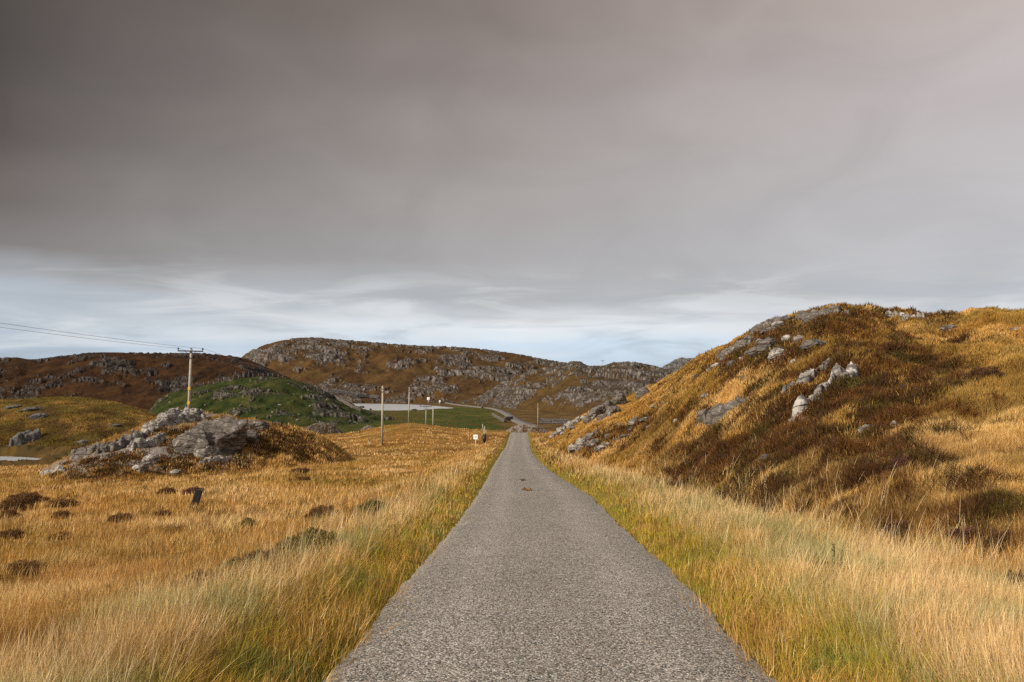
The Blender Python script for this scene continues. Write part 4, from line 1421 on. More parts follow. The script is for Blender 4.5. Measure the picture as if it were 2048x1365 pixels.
# --- tall verge along both sides of the road
D_ = DL + DR
lobe = np.where(DL > 0, np.exp(-((D_ - 0.9) / 0.62) ** 2), np.exp(-((D_ - 1.4) / 1.1) ** 2))
w = lobe * (YC_ < 130) * (1 - 0.5 * HM) * sstep(D_, 0.35, 0.85) * CLEAR
Xs, Ys_, ji, r_ = sample(17000, w, 103)
per = 11
X, Y = tufted(Xs, Ys_, None, r_, per, np.minimum(0.055 + 0.003 * Ys_, 0.18))
dE = np.where(X < 0, edge_l(Y) - X, X - edge_r(Y))
keep = (dE > 0.17) & (clear_of_clumps(X, Y) | (r_.random(len(X)) < 0.28))
X, Y, dE, OX, OY, TONE, HUE = X[keep], Y[keep], dE[keep], OX[keep], OY[keep], TONE[keep], HUE[keep]
Z = height(X, Y)
hv = 0.40 * (0.45 + 0.70 * r_.random(len(X))) * (1 - 0.25 * np.minimum(OX ** 2 + OY ** 2, 4) / 4) * sstep(dE, -0.2, 1.2) * (1 + 0.35 * fbm2(X / 1.3, Y / 1.3, 2, 311))
lx = 0.08 + 0.26 * OX + 0.3 * fbm2(X / 0.9, Y / 0.9, 2, 313) + r_.normal(0, 0.16, len(X)); ly = -0.05 + 0.26 * OY + 0.3 * fbm2(X / 0.9, Y / 0.9, 2, 315) + r_.normal(0, 0.16, len(X))
col = moor_colour(X, Y, r_, straw=0.24, rust=-0.12)
gg = fbm2(X / 1.1, Y / 1.5, 3, 317)
col = mixc(col, P_GREEN, sstep(gg + 0.12 * HUE + 0.22 * (1 - sstep(dE, 0.3, 1.1)) + 0.10 * (1 - sstep(Y, 9, 16)), 0.08, 0.28) * 0.9 * (1 - 0.6 * sstep(Y, 20, 45)))
col = mixc(col, P_BLUEG, sstep(-gg + r_.normal(0, 0.1, len(X)), 0.28, 0.5) * 0.3 * (1 - sstep(Y, 15, 30)))
tip = mixc(col, P_PALE, 0.35)
blades('verge_grass', X, Y, Z, hv, pixel_w(Y, 0.5, 0.0062), col, lx, ly, 4, M_GRASS, 'tall pale grass along the road verges', 'grass', r_=r_, tipcol=tip)

# --- seed stalks standing above it, near the camera
Xs, Ys_, ji, r_ = sample(3800, np.where(DL > 0, np.exp(-((D_ - 1.1) / 0.6) ** 2), np.exp(-((D_ - 1.9) / 1.3) ** 2)) * (YC_ < 45) * sstep(D_, 0.4, 0.9), 105)
Z = height(Xs, Ys_)
n = len(Xs)
hv = 0.47 * (0.7 + 0.5 * r_.random(n))
lx = 0.16 + r_.normal(0, 0.22, n); ly = r_.normal(0, 0.22, n)
col = (np.ones((n, 1)) * np.array([0.80, 0.58, 0.30])) * (0.8 + 0.4 * r_.random((n, 1)))
blades('seed_stalks', Xs, Ys_, Z, hv, pixel_w(Ys_, 0.42, 0.0035), col, lx, ly, 4, M_GRASS, 'thin pale seed stalks rising above the verge grass', 'grass', r_=r_, tipcol=mixc(col, np.array([0.9, 0.76, 0.55]), 0.6))

# --- short mossy turf creeping over the road edge
Xs, Ys_, ji, r_ = sample(40000, np.exp(-(D_ / 0.75) ** 2) * (YC_ < 110), 107)
X, Y = tufted(Xs, Ys_, None, r_, 3, np.full(len(Xs), 0.05))
Z = height(X, Y)
n = len(X)
dE = np.where(X < 0.2 * Y * 0, edge_l(Y) - X, X - edge_r(Y))
dE = np.maximum(edge_l(Y) - X, X - edge_r(Y))
keep = dE > (-0.05 + 0.16 * fbm2(X / 0.35, Y / 0.35, 2, 331))
X, Y, Z, dE = X[keep], Y[keep], Z[keep] + 0.03, dE[keep]
n = len(X)
hv = (0.05 + 0.22 * sstep(dE, 0.0, 0.8)) * (0.6 + 0.7 * r_.random(n))
lx = r_.normal(0, 0.4, n); ly = r_.normal(0, 0.4, n)
g1 = fbm2(X / 0.7, Y / 1.2, 3, 333)
col = mixc(np.ones((n, 1)) * P_MOSS, P_GREEN, sstep(g1 + r_.normal(0, 0.12, n), 0.0, 0.4) * 0.8)
col = mixc(col, P_GOLD, sstep(-g1 + r_.normal(0, 0.15, n), 0.05, 0.35) * 0.8)
col = col * (0.75 + 0.5 * r_.random((n, 1)))
blades('edge_turf', X, Y, Z, hv, pixel_w(Y, 0.55, 0.006), col, lx, ly, 2, M_GRASS, 'short mossy yellow green turf creeping over the road edge', 'grass', r_=r_)

# --- the hill
w = HM * (UC_ > 0.03) * (YC_ < 150) * CLEAR * (1 - 0.93 * HE_)
Xs, Ys_, ji, r_ = sample(54000, w, 109)
per = 8
X, Y = tufted(Xs, Ys_, None, r_, per, np.minimum(0.06 + 0.0035 * Ys_, 0.28))
Z = height(X, Y)
kk = clear_of_clumps(X, Y) | (r_.random(len(X)) < 0.28)
X, Y, Z, OX, OY, TONE, HUE = X[kk], Y[kk], Z[kk], OX[kk], OY[kk], TONE[kk], HUE[kk]
n = len(X)
hv = 0.215 * (0.6 + 0.6 * r_.random(n)) * (0.9 + 0.5 * fbm2(X / 2.0, Y / 2.0, 2, 341))
lx = 0.05 + 0.26 * OX + 0.3 * fbm2(X / 1.2, Y / 1.2, 2, 343) + r_.normal(0, 0.14, n); ly = -0.10 + 0.26 * OY + 0.3 * fbm2(X / 1.2, Y / 1.2, 2, 345) + r_.normal(0, 0.14, n)
col = moor_colour(X, Y, r_, straw=-0.04, rust=0.04, green=0.08) * np.array([1.03, 1.0, 0.88])
low = 1 - sstep(Z, -0.6, 1.4)
dark_foot = sstep(fbm2(X / 2.5, Y / 3.0, 3, 347) + 0.45 * low, 0.05, 0.40) * low * sstep(X / Y, 0.1, 0.2)
col = mixc(col, np.array([0.25, 0.145, 0.048]), dark_foot * 0.85)
olv = sstep(fbm2(X / 5, Y / 6, 4, 349), 0.0, 0.3)
col = mixc(col, np.array([0.30, 0.195, 0.05]), olv * 0.6)
blades('hill_grass', X, Y, Z, hv, pixel_w(Y, 0.55, 0.005), col, lx, ly, 2, M_GRASS, 'golden brown grass growing over the hill', 'grass', r_=r_)

# --- heather over the hill and the knoll
w = np.maximum(HE_, 0) * (YC_ < 140) * CLEAR
Xs, Ys_, ji, r_ = sample(36000, w, 111)
per = 7
X, Y = tufted(Xs, Ys_, None, r_, per, np.minimum(0.07 + 0.003 * Ys_, 0.25))
Z = height(X, Y)
n = len(X)
hv = 0.24 * (0.5 + 0.7 * r_.random(n)) * np.clip(0.95 + 1.3 * fbm2(X / 0.8, Y / 0.8, 2, 351), 0.3, 2.0)
lx = r_.normal(0, 0.5, n); ly = r_.normal(0, 0.5, n)
k = fbm2(X / 1.4, Y / 1.4, 3, 353) + r_.normal(0, 0.15, n)
col = mixc(np.ones((n, 1)) * np.array([0.085, 0.042, 0.019]), np.array([0.20, 0.095, 0.027]), sstep(k, 0.0, 0.35))
col = mixc(col, np.array([0.10, 0.085, 0.020]), sstep(-k, 0.08, 0.35) * 0.8)
col = mixc(col, np.array([0.11, 0.045, 0.05]), (r_.random(n) < 0.10) * 0.8)
col = col * (0.7 + 0.6 * r_.random((n, 1)))
blades('heather', X, Y, Z, hv, pixel_w(Y, 0.8, 0.010), col, lx, ly, 2, M_HEATH, 'dark brown heather spread over the hill slopes and the knoll', 'heather', r_=r_)


# ---------------------------------------------------------------- heather clumps one can count
def clump_mesh(seed, flowers, tone):
    r_ = np.random.default_rng(seed)
    n = 3000
    th = r_.random(n) * 2 * np.pi; ph = np.arccos(1 - r_.random(n) * 0.98)
    d = np.stack([np.cos(th) * np.sin(ph), np.sin(th) * np.sin(ph), np.cos(ph)], -1)
    rad = (0.62 + 0.38 * r_.random(n) ** 0.5) * (1 + 0.35 * noise3(d * 2.2, seed))
    c = d * rad[:, None] * np.array([0.5, 0.5, 0.8])
    up = d * 0.6 + np.array([0, 0, 0.7]) + r_.normal(0, 0.35, (n, 3))
    up /= np.linalg.norm(up, axis=1, keepdims=True)
    sd = np.cross(up, r_.normal(size=(n, 3))); sd /= np.linalg.norm(sd, axis=1, keepdims=True)
    L = 0.07 + 0.08 * r_.random(n); W = 0.020 * (0.6 + 0.8 * r_.random(n))
    V = np.stack([c - sd * W[:, None] / 2 - up * L[:, None] / 2, c + sd * W[:, None] / 2 - up * L[:, None] / 2, c + up * L[:, None] / 2], 1)
    col = np.ones((n, 1)) * np.array(tone)
    col = mixc(col, np.array(tone) * np.array([2.0, 1.9, 1.6]), sstep(noise3(c * 3, seed + 2) + r_.normal(0, 0.2, n), 0.0, 0.5))
    col = mixc(col, np.array([0.17, 0.07, 0.085]), (r_.random(n) < flowers) * 0.8)
    col = col * (0.65 + 0.7 * r_.random((n, 1)))
    # woody heart
    hv, hf = ICO4
    hp = hv * np.array([0.38, 0.38, 0.58]) * (1 + 0.25 * fbm3(hv * 2, 3, seed))[:, None]
    V = np.concatenate([V.reshape(-1, 3), hp])
    T = np.concatenate([np.arange(n * 3).reshape(-1, 3), hf + n * 3])
    colr = np.concatenate([np.repeat(col, 3, 0), np.ones((len(hp), 1)) * np.array(tone) * 0.8])
    me_o = mesh_np('heather_clump', V, tris=T, mat=M_HEATH, attrs={'Col': colr})
    me = me_o.data
    bpy.data.objects.remove(me_o)
    return me


CL_MESH = [clump_mesh(1, 0.05, (0.105, 0.058, 0.028)), clump_mesh(2, 0.22, (0.100, 0.050, 0.034)), clump_mesh(3, 0.0, (0.14, 0.115, 0.038))]
first = None
for k, (px, py, w_, h_, kind_, lab) in enumerate(clumps):
    c = hit(px, py + h_ * 0.42)
    m = c[1] / F
    o = bpy.data.objects.new('heather_clump', CL_MESH[kind_])
    COL.objects.link(o)
    sx = w_ * m; sz = h_ * m
    o.location = (c[0], c[1] + sx * 0.25, c[2] - 0.04)
    nb = 1 - float(sstep(c[1], 10, 22))
    o.location[2] += 0.05 * nb
    o.scale = (sx * (1.2 + 0.35 * nb), sx * 0.9, sz * (1.1 - 0.15 * nb) + 0.06 + 0.02 * nb)
    o.rotation_euler = (0, 0, random.uniform(0, 6.28))
    o.rotation_euler = (0, 0, 0)
    tag(o, lab, 'heather', CLG)


# ---------------------------------------------------------------- poles, wires, signs, post
def tube(p0, p1, r0, r1, n=10, caps=True):
    p0 = np.array(p0, float); p1 = np.array(p1, float)
    d = p1 - p0; d /= np.linalg.norm(d)
    a = np.cross(d, [0, 0, 1.0]) if abs(d[2]) < 0.9 else np.cross(d, [1.0, 0, 0])
    a /= np.linalg.norm(a); b = np.cross(d, a)
    V = []; Fq = []; T = []
    for p, r in ((p0, r0), (p1, r1)):
        for k in range(n):
            t = 2 * np.pi * k / n
            V.append(p + (a * np.cos(t) + b * np.sin(t)) * r)
    for k in range(n):
        Fq.append([k, (k + 1) % n, n + (k + 1) % n, n + k])
    if caps:
        V.append(p0); V.append(p1)
        for k in range(n):
            T.append([2 * n, (k + 1) % n, k]); T.append([2 * n + 1, n + k, n + (k + 1) % n])
    return np.array(V), np.array(Fq), np.array(T).reshape(-1, 3)


def box(cx, cy, cz, sx, sy, sz):
    V = np.array([[x, y, z] for z in (-1, 1) for y in (-1, 1) for x in (-1, 1)], float) * np.array([sx, sy, sz]) / 2 + np.array([cx, cy, cz])
    Q = np.array([[0, 2, 3, 1], [4, 5, 7, 6], [0, 1, 5, 4], [2, 6, 7, 3], [0, 4, 6, 2], [1, 3, 7, 5]])
    return V, Q, np.zeros((0, 3), int)


def part(name, geos, mat, parent, smooth=True, bevel=0.0):
    VV = []; QQ = []; TT = []; off = 0
    for V, Q, T in geos:
        VV.append(V); QQ.append(Q + off); TT.append(T + off); off += len(V)
    o = mesh_np(name, np.concatenate(VV), quads=np.concatenate(QQ), tris=np.concatenate(TT), mat=mat, smooth=smooth, parent=parent)
    if bevel:
        b = o.modifiers.new('bevel', 'BEVEL'); b.width = bevel; b.segments = 2
    return o


M_WOOD = simple_mat('weathered_pole_wood', (0.40, 0.36, 0.30), 0.85, 0.15, 0.35, 6.0, (8, 8, 0.5))
M_STEEL = simple_mat('dark_galvanised_steel', (0.045, 0.045, 0.048), 0.6, 0.4, 0.3, 10)
M_PORC = simple_mat('dark_brown_porcelain', (0.03, 0.022, 0.02), 0.3, 0.5, 0.2, 10, bump=0)
M_YEL = simple_mat('yellow_plate', (0.72, 0.42, 0.04), 0.6, 0.3, 0.2, 8, bump=0)
M_WIRE = simple_mat('aluminium_wire', (0.22, 0.22, 0.23), 0.5, 0.4, 0.1, 8, bump=0)
M_WHITE = simple_mat('white_sign_face', (0.88, 0.88, 0.88), 0.5, 0.3, 0.06, 3, bump=0)
M_INK = simple_mat('worn_black_paint', (0.16, 0.16, 0.17), 0.7, 0.2, 0.2, 8, bump=0)
M_BLACK = simple_mat('black_weathered_timber', (0.018, 0.017, 0.017), 0.7, 0.3, 0.5, 6.0, (6, 6, 0.8))
M_TUB = simple_mat('black_plastic', (0.014, 0.014, 0.016), 0.55, 0.4, 0.3, 4.0)
M_PALEW = simple_mat('bleached_wood', (0.55, 0.50, 0.42), 0.85, 0.15, 0.25, 5.0, (8, 8, 0.6))
M_POSTW = simple_mat('grey_sign_post', (0.55, 0.51, 0.46), 0.7, 0.25, 0.15, 6.0)


def power_pole(px, py_top, py_base, Y, label, arm=2.6, lean=0.0, rad=0.14, plates=False, zbase=None):
    top = at(px, py_top, Y)
    zb = float(height(top[0], Y)) - 0.2 if zbase is None else zbase
    root = empty('power_pole', (top[0] - lean * (top[2] - zb), Y, zb))
    H = top[2] - zb
    root.rotation_euler = (0, math.atan(lean), 0)
    part('pole', [tube((0, 0, 0), (0, 0, H), rad, rad * 0.78, 14)], M_WOOD, root)
    az_ = H - 0.22
    part('crossarm', [box(0, -rad - 0.055, az_, arm, 0.10, 0.13)], M_STEEL, root, False, 0.01)
    for s in (-1, 1):
        part('brace', [tube((s * arm * 0.20, -rad - 0.05, az_ - 0.03), (s * 0.06, -rad - 0.01, az_ - 0.95 * arm / 2.6 * 0.8), 0.035, 0.035, 6)], M_STEEL, root)
        x = s * (arm / 2 - 0.06)
        part('insulator', [tube((x, -rad - 0.055, az_ + 0.05), (x, -rad - 0.055, az_ + 0.18), 0.03, 0.03, 8), tube((x, -rad - 0.055, az_ + 0.16), (x, -rad - 0.055, az_ + 0.24), 0.11, 0.095, 10),
                           tube((x, -rad - 0.055, az_ + 0.23), (x, -rad - 0.055, az_ + 0.34), 0.075, 0.05, 10)], M_PORC, root)
    part('pole_cap', [tube((0, 0, H), (0, 0, H + 0.09), rad * 0.85, rad * 0.5, 12)], M_STEEL, root)
    if plates:
        for zz, hh in plates:
            part('warning_plate', [box(0.0, -rad - 0.012, zz, 0.23, 0.02, hh)], M_YEL, root, False)
    tag(root, label, 'pole')
    return root, top, H


P1Y = 91.0
p1, p1top, H1 = power_pole(382.5, 698.5, 823, P1Y, 'tall grey wooden pole with a black crossarm rising behind the rocky knoll', 2.6, 0.022, 0.15,
                           plates=None)
zz0 = p1.location[2]
for py_, hh in ((777.5, 0.30), (806, 0.34)):
    zp = at(380, py_, P1Y)[2] - zz0
    part('warning_plate', [box(0.0, -0.17, zp, 0.25, 0.02, hh)], M_YEL, p1, False)
p2, p2top, H2 = power_pole(852.3, 811.0, 850, 200.0, 'small distant pole with a crossarm in front of the loch', 2.7, 0.008, 0.13)
# last pole of the line on the far ridge
u_ = float(px2u(1205.5, 0.03))
i_ = int(np.argmin(np.abs(HD['u'] - u_)))
j_ = int(np.argmax((HD['Z'][:, i_] - EYE) / HD['Y'][:, i_]))
p3Y = float(HD['Y'][j_, i_]) + 4
power_pole(1205.5, 721.0, 735, p3Y, 'tiny pole with a crossarm standing on the far skyline', 2.2, 0.0, 0.16, zbase=float(HD['Z'][min(j_ + 1, HD['Z'].shape[0] - 1), i_]) - 1.5)


def wire(p, q, sag, label, r=0.014, n=40):
    p = np.array(p, float); q = np.array(q, float)
    t = np.linspace(0, 1, n)
    P = p[None] * (1 - t[:, None]) + q[None] * t[:, None]
    P[:, 2] -= sag * 4 * t * (1 - t)
    gs = [tube(P[k], P[k + 1], r, r, 5, False) for k in range(n - 1)]
    VV = []; QQ = []; off = 0
    for V, Q, T in gs:
        VV.append(V - P[0]); QQ.append(Q + off); off += len(V)
    o = mesh_np('power_line', np.concatenate(VV), quads=np.concatenate(QQ), mat=M_WIRE)
    o.location = P[0]
    return tag(o, label, 'cable', 'power lines')


ar = 1.24
insL = at(357.5, 697.0, P1Y - 0.2); insR = at(407.5, 698.0, P1Y - 0.2)
edgeL = at(0, 642.0, 66.0)
dirv = (edgeL - insL)
for ins, lab, rr_ in ((insL, 'overhead wire from the near insulator towards the picture edge, lower of the two', 0.013), (insR, 'overhead wire from the other insulator, upper of the two', 0.013)):
    farp = ins + dirv * 2.6
    wire(ins, farp, 0.5, lab, rr_)
top2 = at(852.3, 811.0, 200.0)
for s, ins, lab in ((-1, insL, 'thin wire running on from the crossarm, loch side'), (1, insR, 'thin wire running on from the crossarm above the green hill')):
    wire(ins, top2 + np.array([s * 1.27, -0.2, 0.1]), 1.2, lab, 0.012)


def phone_pole(px, py_top, Y, label, rad=0.12, zb=None, bands=True, lean=0.0):
    top = at(px, py_top, Y)
    b = float(height(top[0], Y)) - 0.25 if zb is None else zb
    root = empty('telephone_pole', (top[0] - lean * (top[2] - b), Y, b))
    root.rotation_euler = (0, math.atan(lean), 0)
    H = top[2] - b
    part('pole', [tube((0, 0, 0), (0, 0, H), rad, rad * 0.75, 12)], M_WOOD, root)
    part('pole_cap', [tube((0, 0, H), (0, 0, H + 0.10), rad * 0.9, rad * 0.55, 12)], M_PALEW, root)
    if bands:
        part('bracket', [box(0, -rad * 0.85, H - 0.62, 0.26, 0.06, 0.10)], M_STEEL, root, False)
        part('bracket', [box(0, -rad * 0.85, H - 0.28, 0.20, 0.06, 0.07)], M_STEEL, root, False)
    tag(root, label, 'pole', 'telephone poles across the field')
    return root


phone_pole(765.5, 774, 110.0, 'tall bare telephone pole in the straw field, tallest after the crossarm pole', 0.145, None, True, 0.004)
phone_pole(818.6, 776, 171.0, 'telephone pole standing on the grassy crest in front of the loch', 0.13, None, True, 0.012)
phone_pole(866.2, 816, 205.0, 'shorter telephone pole beside the distant crossarm pole', 0.15, None, False)
phone_pole(1075.8, 808.5, 205.0, 'thin pale telephone pole by the far road at the end of the grass hill', 0.10, None, True)


def road_sign(px, py_top, py_plate_bot, py_base, Y, label, wpx, marks=True, post=True):
    zt = at(px, py_top, Y); zb_ = at(px, py_plate_bot, Y); m = Y / F
    g = float(height(zt[0], Y))
    root = empty('road_sign', (zt[0], Y, g))
    w_ = wpx * m; h_ = zt[2] - zb_[2]
    zc = zb_[2] + h_ / 2 - g
    pr = max(0.035, 0.9 * m)
    part('post', [tube((0, 0.05, -0.3), (0, 0.05, zc + h_ * 0.4), pr, pr, 10)], M_POSTW, root)
    pl = part('plate', [box(0, -0.012, zc, w_, 0.02, h_)], M_WHITE, root, False, 0.004)
    if marks:
        for r in (0.15, -0.13):
            mk = []
            for k in range(5):
                mk.append(box((k - 2) * w_ * 0.13 + w_ * 0.01, -0.026, zc + r * h_, w_ * 0.085, 0.004, h_ * 0.15))
            part('lettering', mk, M_INK, pl, False)
    root.rotation_euler = (0, 0, math.radians(-22))
    tag(root, label, 'sign')
    return root


road_sign(951.2, 869.8, 879.0, 897, 106.0, 'white square sign on a short pale post beside the road', 9.0)
road_sign(856.6, 794.8, 800.0, 806, 560.0, 'tiny white square sign on the far road above the loch', 5.4, False)
road_sign(879.6, 801.0, 804.6, 808, 545.0, 'smallest white sign where the far road leaves the loch shore', 3.4, False)

# black leaning post in the field
c = hit(382, 1016)
root = empty('fence_post', (c[0], c[1], c[2] - 0.25))
root.rotation_euler = (math.radians(-4), math.radians(16), math.radians(12))
part('post', [box(0, 0, 0.36, 0.20, 0.17, 0.80)], M_BLACK, root, False, 0.02)
part('post_cap', [box(0, 0, 0.772, 0.19, 0.16, 0.025)], simple_mat('split_post_top', (0.05, 0.045, 0.045), 0.8, 0.2, 0.4, 20), root, False, 0.006)
tag(root, 'short black wooden post leaning over in the straw field', 'post')

# tub of stakes beside the road
Yt = 122.0
bt = at(968.5, 881, Yt); gz = float(height(bt[0], Yt)); m = Yt / F
root = empty('stake_tub', (bt[0], Yt, gz))
zb_ = min(bt[2] - gz, 0.3)
Ht = at(968, 869.5, Yt)[2] - gz
part('tub', [tube((0, 0, -0.1), (0.02, 0, Ht), 0.22, 0.25, 14), box(-0.17, 0, Ht + 0.04, 0.10, 0.10, 0.12), box(0.19, 0, Ht + 0.10, 0.09, 0.10, 0.24)], M_TUB, root)
for (x0, x1, y1_, r) in ((964.8, 969.0, 848.5, 0.045), (969.6, 968.6, 852.5, 0.045), (972.5, 970.5, 861.0, 0.04), (966.6, 971.0, 862.0, 0.04)):
    tp = at(x0, y1_, Yt); bo = at(x1, 871.0, Yt)
    part('stake', [tube((bo[0] - bt[0], 0, bo[2] - gz - 0.3), (tp[0] - bt[0], 0, tp[2] - gz), r, r * 0.8, 8)], M_PALEW, root)
tag(root, 'black tub holding a bundle of pale wooden stakes', 'tub')

# pale twin stakes beyond
for px, h_, lab in ((736.2, 11, 'thin pale stake in the field beside the tall telephone pole, taller of a pair'), (739.6, 8, 'thin pale stake in the field, shorter of a pair')):
    c = hit(px, 892)
    o = part('marker_stake', [tube((0, 0, -0.2), (0.03, 0, h_ * c[1] / F), 0.035, 0.03, 8)], M_PALEW, None)
    o.location = c
    tag(o, lab, 'stake', 'pale stakes in the field')

# fence along the top of the green hill
root = None
pts = []
for px in list(np.linspace(408, 566, 17)):
    pts.append(far_at(HG, px, 700) if True else None)
root = empty('wire_fence', pts[0])
for p in pts:
    part('post', [tube(p - pts[0] + np.array([0, 0, -0.3]), p - pts[0] + np.array([0.05, 0, 1.05]), 0.045, 0.04, 6)], M_WOOD, root)
for zz in (0.5, 1.1):
    gs = [tube(pts[k] - pts[0] + np.array([0, -0.08, zz]), pts[k + 1] - pts[0] + np.array([0, -0.08, zz]), 0.008, 0.012, 4, False) for k in range(len(pts) - 1)]
    gs = [(V, Q, np.zeros((0, 3), int)) for V, Q, T in gs]
    part('wire', gs, M_WIRE, root)
tag(root, 'thin wire fence along the crest of the green hill', 'fence')


# dry stone walls
def wall(pts3, hgt, thick, label, seed, mat=M_ROCKD):
    r_ = np.random.default_rng(seed)
    pts3 = np.array(pts3, float)
    s = np.r_[0, np.cumsum(np.linalg.norm(np.diff(pts3[:, :2], axis=0), axis=1))]
    n = max(10, int(s[-1] / (hgt * 0.30)))
    VV = []; FF = []; off = 0
    v0, f0 = ico(2)
    base = pts3[0]
    for k in range(n):
        for lev in range(3):
            d = (k + 0.5 * (lev % 2) + r_.normal(0, 0.1)) / n * s[-1]
            p = np.array([np.interp(d, s, pts3[:, i]) for i in range(3)])
            sz = np.array([hgt * 0.24, thick * 0.5, hgt * 0.21]) * r_.uniform(0.75, 1.3, 3)
            q = v0 * (1 + 0.18 * noise3(v0 * 1.7, int(r_.integers(60))))[:, None] * sz
            q = rotz(q, r_.uniform(-0.4, 0.4))
            VV.append(q + p + np.array([0, r_.normal(0, 0.05), hgt * (0.12 + 0.32 * lev) * r_.uniform(0.9, 1.1)]) - base); FF.append(f0 + off); off += len(v0)
    o = mesh_np('stone_wall', np.concatenate(VV), tris=np.concatenate(FF), mat=mat)
    o.location = base
    return tag(o, label, 'wall')


def ground_pts(pxs, pys, zlev=-7.2):
    out = []
    for a, b in zip(pxs, pys):
        v = py2v(b); Y = (zlev - EYE) / v
        x = px2u(a, v) * Y
        out.append([x, Y, float(height(x, Y))])
    return out


wall(ground_pts([1082, 1100, 1120, 1140], [846.5, 847, 847.5, 848]), 1.3, 0.7, 'low grey stone wall across the brown flat by the thin pale pole', 5)
wall(ground_pts([1010, 1018, 1025], [842.5, 841.5, 840.5], -7.3), 1.1, 0.8, 'short stone parapet at the bend of the far road', 6, M_ROCK)
wall(ground_pts([985, 993, 1001, 1008], [833, 838, 842.5, 847], -7.4), 0.9, 0.6, 'pale line of stones slanting across the green meadow', 7, M_ROCK)
wall([far_at(HG, a, b) for a, b in ((648, 790), (668, 797), (686, 806), (706, 817), (722, 824))], 0.9, 0.6, 'pale stone dyke running down the end of the green hill', 8, M_ROCK)
wall([far_at(HC, a, b) for a, b in ((660, 785.5), (690, 789), (715, 793), (740, 796.5), (758, 799))], 2.2, 1.5, 'long dark stone dyke above the far shore of the loch', 9)

# rocks standing in the loch
for (px, py, w_, h_, lab) in ((724, 813.5, 11, 5.5, 'largest dark rock standing in the loch'), (741.5, 819.0, 5, 2.6, 'small dark rock in the loch near its green shore'), (828.5, 819.6, 11, 2.2, 'low flat weedy rock at the near shore of the loch')):
    p = on_level([px], [py + h_ / 2], LOCH_Z)[0]
    m = p[1] / F
    V, f = lump((w_ * m / 2, w_ * m / 2, h_ * m * 0.95), int(px), 4)
    o = mesh_np('loch_rock', V, tris=f, mat=simple_mat('wet_dark_rock', (0.035, 0.034, 0.022), 0.6, 0.3, 0.5, 1.0))
    o.location = (p[0], p[1], LOCH_Z)
    tag(o, lab, 'rock', 'rocks in the loch')


# dark heathery mounds with stones
def mound(px0, px1, py_top, py_bot, Y, label, seed, stone=0.5, tone=(0.06, 0.032, 0.016), rk=(0.30, 0.27, 0.25)):
    m = Y / F
    a = (px1 - px0) * m / 2; cx = (float(px2u(px0, -0.04)) + float(px2u(px1, -0.04))) / 2 * Y
    zt = at((px0 + px1) / 2, py_top, Y)[2]; zb = at((px0 + px1) / 2, py_bot, Y)[2] - 0.5
    n = 90
    X_, Y_ = np.meshgrid(np.linspace(-1.05, 1.05, n), np.linspace(-1.05, 1.05, n // 2 + 10))
    r = np.hypot(X_, Y_)
    prof = np.clip(1 - r ** 2.4, -0.3, 1)
    nz_ = fbm2(X_ * 4 + seed, Y_ * 4, 4, seed)
    cz = (zt - zb)
    Zm = prof * cz * (1 + 0.22 * nz_)
    rr = ridged2(X_ * 7, Y_ * 5 + 3, 4, seed + 2)
    st = sstep(rr + 0.3 * nz_, 0.55 - stone * 0.3, 0.75 - stone * 0.3) * (r < 0.95)
    Zm = Zm + st * 0.16
    colr = mixc(np.ones(X_.shape + (1,)) * np.array(tone), np.array(tone) * 2.2, sstep(nz_, 0.1, 0.5))
    colr = mixc(colr, np.array(rk), st * 0.9)
    o = mesh_np('heather_mound', np.stack([X_ * a, Y_ * a * 0.6, Zm], -1).reshape(-1, 3), quads=grid_quads(X_.shape[0], n), mat=M_HILL, attrs={'Col': colr.reshape(-1, 3)})
    o.location = (cx, Y + a * 0.3, zb)
    return tag(o, label, 'mound')


mound(598, 686, 848, 866, 196.0, 'dark heather mound with grey stones in the dip below the green hill', 3, 0.02, (0.045, 0.026, 0.013), (0.18, 0.165, 0.15))
mound(1004, 1102, 851.5, 866, 172.0, 'stony heather mound just behind the end of the straight road', 8, 0.25, (0.08, 0.045, 0.018), (0.24, 0.215, 0.2))
mound(720, 752, 853.5, 858, 182.0, 'low dark peat hump behind the crest near the tall telephone pole', 13, 0.1)

# stones scattered over the green hill and meadow
stones = [(444, 843, 7, 5), (452, 846, 5, 4), (512, 836, 6, 5), (470, 820, 5, 5), (545, 826, 5, 4), (598, 830, 6, 4), (620, 813, 6, 4), (700, 843, 4, 3), (704, 850, 4, 3), (594, 842, 9, 6),
          (430, 800, 6, 4), (482, 812, 8, 5), (560, 812, 8, 5), (655, 800, 5, 4), (411, 812, 5, 4), (530, 845, 4, 3), (340, 806, 7, 5), (372, 815, 6, 4), (577, 770, 5, 3), (640, 845, 4, 3)]
st_kind = ['white', 'pale', 'grey']
st_mesh = []
for k in range(3):
    V, f = lump((0.5, 0.45, 0.5), 70 + k, 4)
    oo = mesh_np('field_stone', V, tris=f, mat=(M_ROCKW, M_ROCKW, M_ROCK)[k])
    st_mesh.append(oo.data); bpy.data.objects.remove(oo)
for k, (px, py, w_, h_) in enumerate(stones):
    p = far_at(HG, px, py)
    m = p[1] / F
    o = bpy.data.objects.new('field_stone', st_mesh[k % 3])
    COL.objects.link(o)
    o.location = p + np.array([0, -0.1, 0.05])
    o.scale = (w_ * m, w_ * m, h_ * m)
    o.rotation_euler = (0, 0, k * 1.3)
    tag(o, 'small pale stone lying on the green hill', 'stone', 'stones scattered on the green hill')

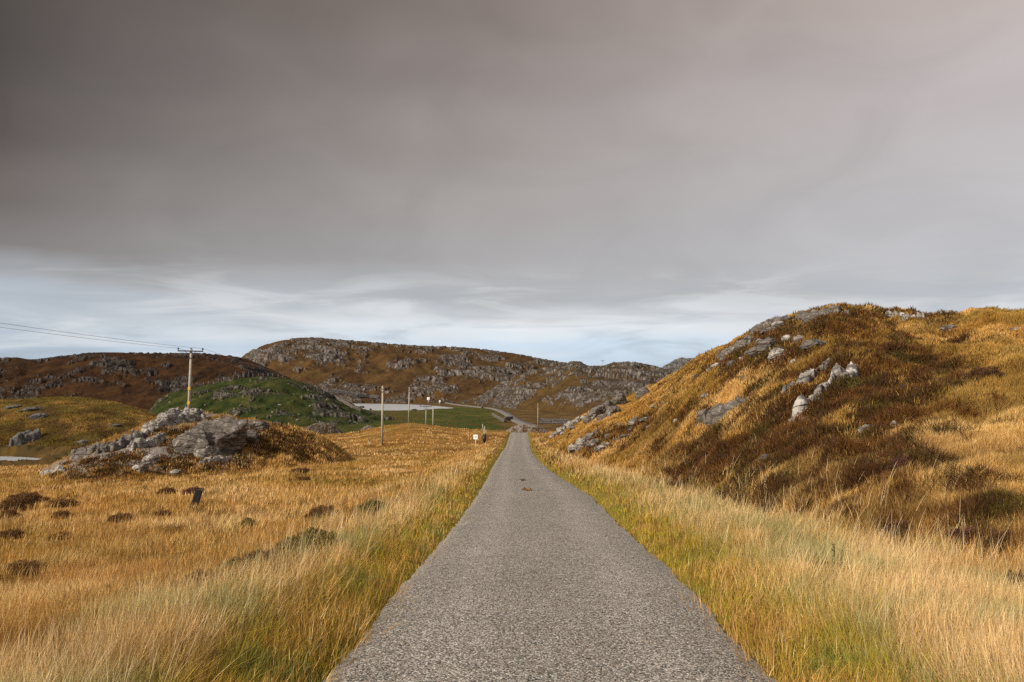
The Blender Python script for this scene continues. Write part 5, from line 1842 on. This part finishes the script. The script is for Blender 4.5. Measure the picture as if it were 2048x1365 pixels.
# mud and a worn mark on the road
def patch(name, px0, px1, py0, py1, mat, label, seed, cat, thr=0.6):
    pts = []
    n = 48
    Yc_ = None
    cx, cy = (px0 + px1) / 2, (py0 + py1) / 2
    c = np.array([0.0, 0.0])
    v = py2v(cy)
    Ys2 = np.linspace(20, 140, 3000)
    Yc_ = float(np.interp(-cy, -v2py((road_z(Ys2) - EYE) / Ys2), Ys2))
    Ya = float(np.interp(-py1, -v2py((road_z(Ys2) - EYE) / Ys2), Ys2)); Yb = float(np.interp(-py0, -v2py((road_z(Ys2) - EYE) / Ys2), Ys2))
    a = (px1 - px0) / 2 * Yc_ / F; b = (Yb - Ya) / 2
    x0 = float(px2u(cx, v)) * Yc_; y0 = (Ya + Yb) / 2
    r_ = np.random.default_rng(seed)
    V = []; T = []
    off = 0
    for k in range(26):
        ox, oy = r_.normal(0, 0.42, 2)
        if k == 0: ox = oy = 0
        rad = r_.uniform(0.06, 0.22) if k else thr
        m_ = 11
        ring = []
        for q in range(m_):
            t = 2 * np.pi * q / m_
            rr = rad * (1 + 0.35 * r_.normal())
            ring.append([(ox + rr * np.cos(t)) * a, (oy + rr * np.sin(t)) * b])
        V.append([ox * a, oy * b, 0.03 + 0.0007 * k]); c0 = off; off += 1
        for p in ring:
            V.append([p[0], p[1], 0.008 + 0.0004 * k]); off += 1
        for q in range(m_):
            T.append([c0, c0 + 1 + q, c0 + 1 + (q + 1) % m_])
    V = np.array(V)
    V[:, 2] += road_z(V[:, 1] + y0) - road_z(y0) + 0.02
    o = mesh_np(name, V, tris=T, mat=mat)
    o.location = (x0, y0, float(road_z(y0)))
    return tag(o, label, cat)


patch('mud_patch', 1042, 1066, 979, 985, simple_mat('rusty_mud', (0.17, 0.085, 0.03), 0.9, 0.15, 0.6, 5), 'rust brown patch of mud in the middle of the road', 4, 'mud', 0.3)
patch('tar_patch', 1041, 1051, 959.5, 965, simple_mat('old_tar', (0.10, 0.085, 0.06), 0.8, 0.3, 0.4, 8), 'small dark mark on the road beyond the rust brown mud', 6, 'tar', 0.25)

# dark stalk with seed pods among the verge grass
c = hit(1668, 1168)
root = empty('dead_stalk', c)
m = c[1] / F
part('stem', [tube((0, 0, 0), (0.01, 0, 78 * m), 0.006, 0.004, 6)], M_BLACK, root)
for k, zz in enumerate((60, 66, 72, 77)):
    V, f = ico(2)
    part('seed_head', [(V * np.array([0.006, 0.006, 0.010]) + np.array([0.006 * (-1) ** k, 0, zz * m]), np.zeros((0, 4), int), f)], simple_mat('dark_seed', (0.05, 0.02, 0.015), 0.8, 0.2, 0.3, 30), root)
tag(root, 'single dark dead stalk with seed heads above the olive rushy tuft', 'plant')
